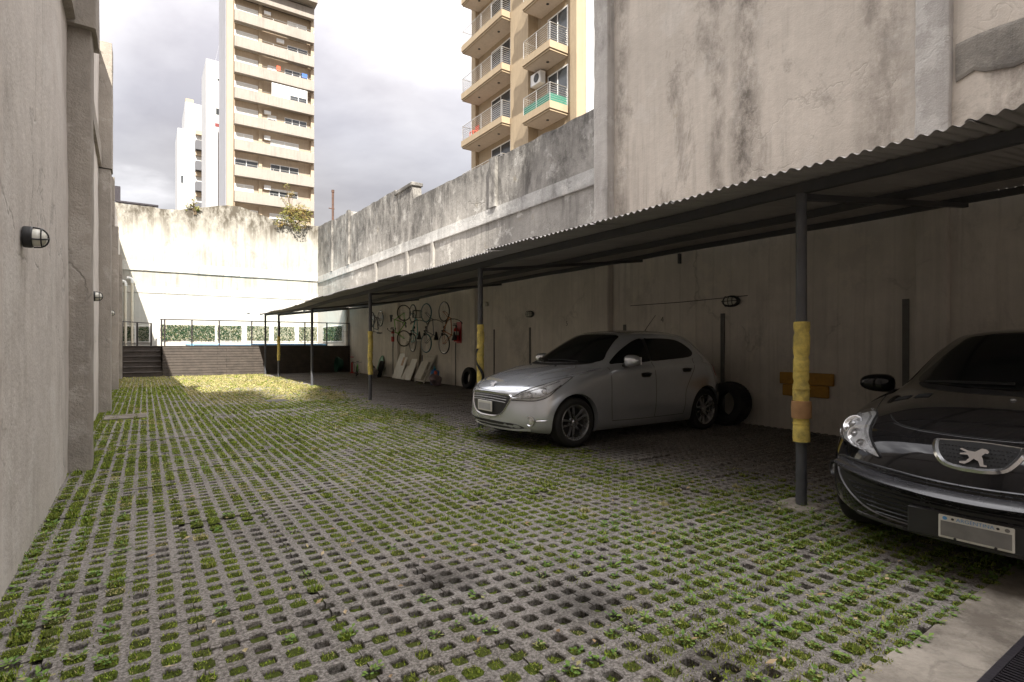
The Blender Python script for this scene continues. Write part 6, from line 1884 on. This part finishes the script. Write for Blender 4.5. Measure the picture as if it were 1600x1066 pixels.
for s in (1, -1):
    cv = sk.view('corner', s)
    out = [(.41,.625),(.54,.648),(.68,.660),(.81,.682),(.91,.722),(.955,.775),(.95,.825),(.905,.853),(.80,.848),(.68,.805),(.56,.738),(.46,.672)]
    hl = patch(sk, cv, out, 0.003, M_DARKREFL, 'headlight', car, 0.022, 0.008)
    for (h, v, rr_) in ((.83, .768, .066), (.685, .722, .050), (.570, .680, .032), (.90, .815, .022)):
        p, n = sk.pt(cv, h, v, 0.006)
        n = (n + Vector((-0.9, 0, 0.1))).normalized()
        Mx = n.to_track_quat('Z', 'Y').to_matrix().to_4x4(); Mx.translation = p - n * 0.006
        rf = MB().lathe([(rr_, 0.002), (rr_ * .97, 0.012), (rr_ * .90, 0.012), (rr_ * .7, 0.001), (rr_ * .42, -0.004)], 28, Mx).build('reflector', M_REFL, hl, smooth=50)
        MB().lathe([(rr_ * .45, -0.002), (rr_ * .42, 0.012), (rr_ * .25, 0.022), (0, 0.026)], 18, Mx).build('bulb_glass', M_ALLOY, rf, smooth=60)
    ribbon(sk, cv, [(.48,.675),(.62,.752),(.76,.820),(.88,.840)], 0.014, 0.008, M_REFL, 'light_strip', hl, raise_=0.006)
    ribbon(sk, cv, [(.50,.648),(.68,.672),(.83,.698),(.93,.755)], 0.016, 0.008, M_REFL, 'light_strip', hl, raise_=0.006)
    ribbon(sk, cv, out, 0.010, 0.004, M_SEAM, 'seal', hl, closed=True, raise_=0.001)
    patch(sk, cv, out, 0.024, M_LENS, 'lens', hl, 0.025, 0.02)
    fg, n = sk.pt(cv, .92, .435, 0.0)
    Mx = (n + Vector((-.7, 0, 0))).normalized().to_track_quat('Z', 'Y').to_matrix().to_4x4(); Mx.translation = fg
    fo = MB().lathe([(0.060, -0.02), (0.062, 0.006), (0.050, 0.008), (0.042, -0.01)], 24, Mx).build('fog_lamp', M_TRIMB, car, smooth=50)
    MB().lathe([(0.042, -0.006), (0.03, 0.0), (0, 0.003)], 20, Mx).build('fog_glass', M_REFL, fo, smooth=50)
    door_mirror(car, sk, s, M_BLKPAINT, x=1.60, z=0.985, y=0.82)
    tv = sk.view('top', s)
    for q in range(2):
        xx = 0.90; yy = 0.58 - q * 0.115
        vt = patch(sk, tv, [(xx - .045, yy - .042), (xx + .05, yy - .042), (xx + .05, yy + .042), (xx - .045, yy + .042)], 0.002, M_SEAM, 'bonnet_vent', car, 0.03, 0.004, rnd=False)
        for k in range(4):
            ribbon(sk, tv, [(xx - .03 + k * .022, yy - .038), (xx - .03 + k * .022, yy + .038)], 0.008, 0.005, M_TRIMB, 'louvre', vt, raise_=0.003)
    ribbon(sk, tv, [(.52,.60),(.7,.665),(.95,.725),(1.15,.765)], 0.006, 0.001, M_SEAM, 'bonnet_gap', car)
    patch(sk, sk.view('side', s), [(3.66,.96),(3.74,.94),(3.80,.86),(3.76,.78),(3.66,.80),(3.60,.88)], 0.004, M_TAIL, 'tail_light', car, 0.03, 0.008)
for (a, b, c_) in (((.56,1.035),(.30,1.045),(.05,1.05)), ((0.0,1.03),(-.25,1.045),(-.52,1.055))):
    MB().path([sk.pt(fv, *a, 0.014)[0], sk.pt(fv, *b, 0.016)[0], sk.pt(fv, *c_, 0.016)[0]], 0.010, n=6).build('wiper', M_TRIMB, car)
patch(sk, fv, [(-.6,1.035),(-.3,1.02),(0,1.012),(.3,1.02),(.6,1.035),(.55,1.005),(.3,.995),(0,.992),(-.3,.995),(-.55,1.005)], 0.002, M_TRIMB, 'cowl', car, 0.04, 0.005)
p, n = sk.pt(sk.view('top'), 0.83, 0.0)
MB().ball(p + n * 0.004, .018, .014, .008, 8, 5).build('washer_jet', M_DARKREFL, car)
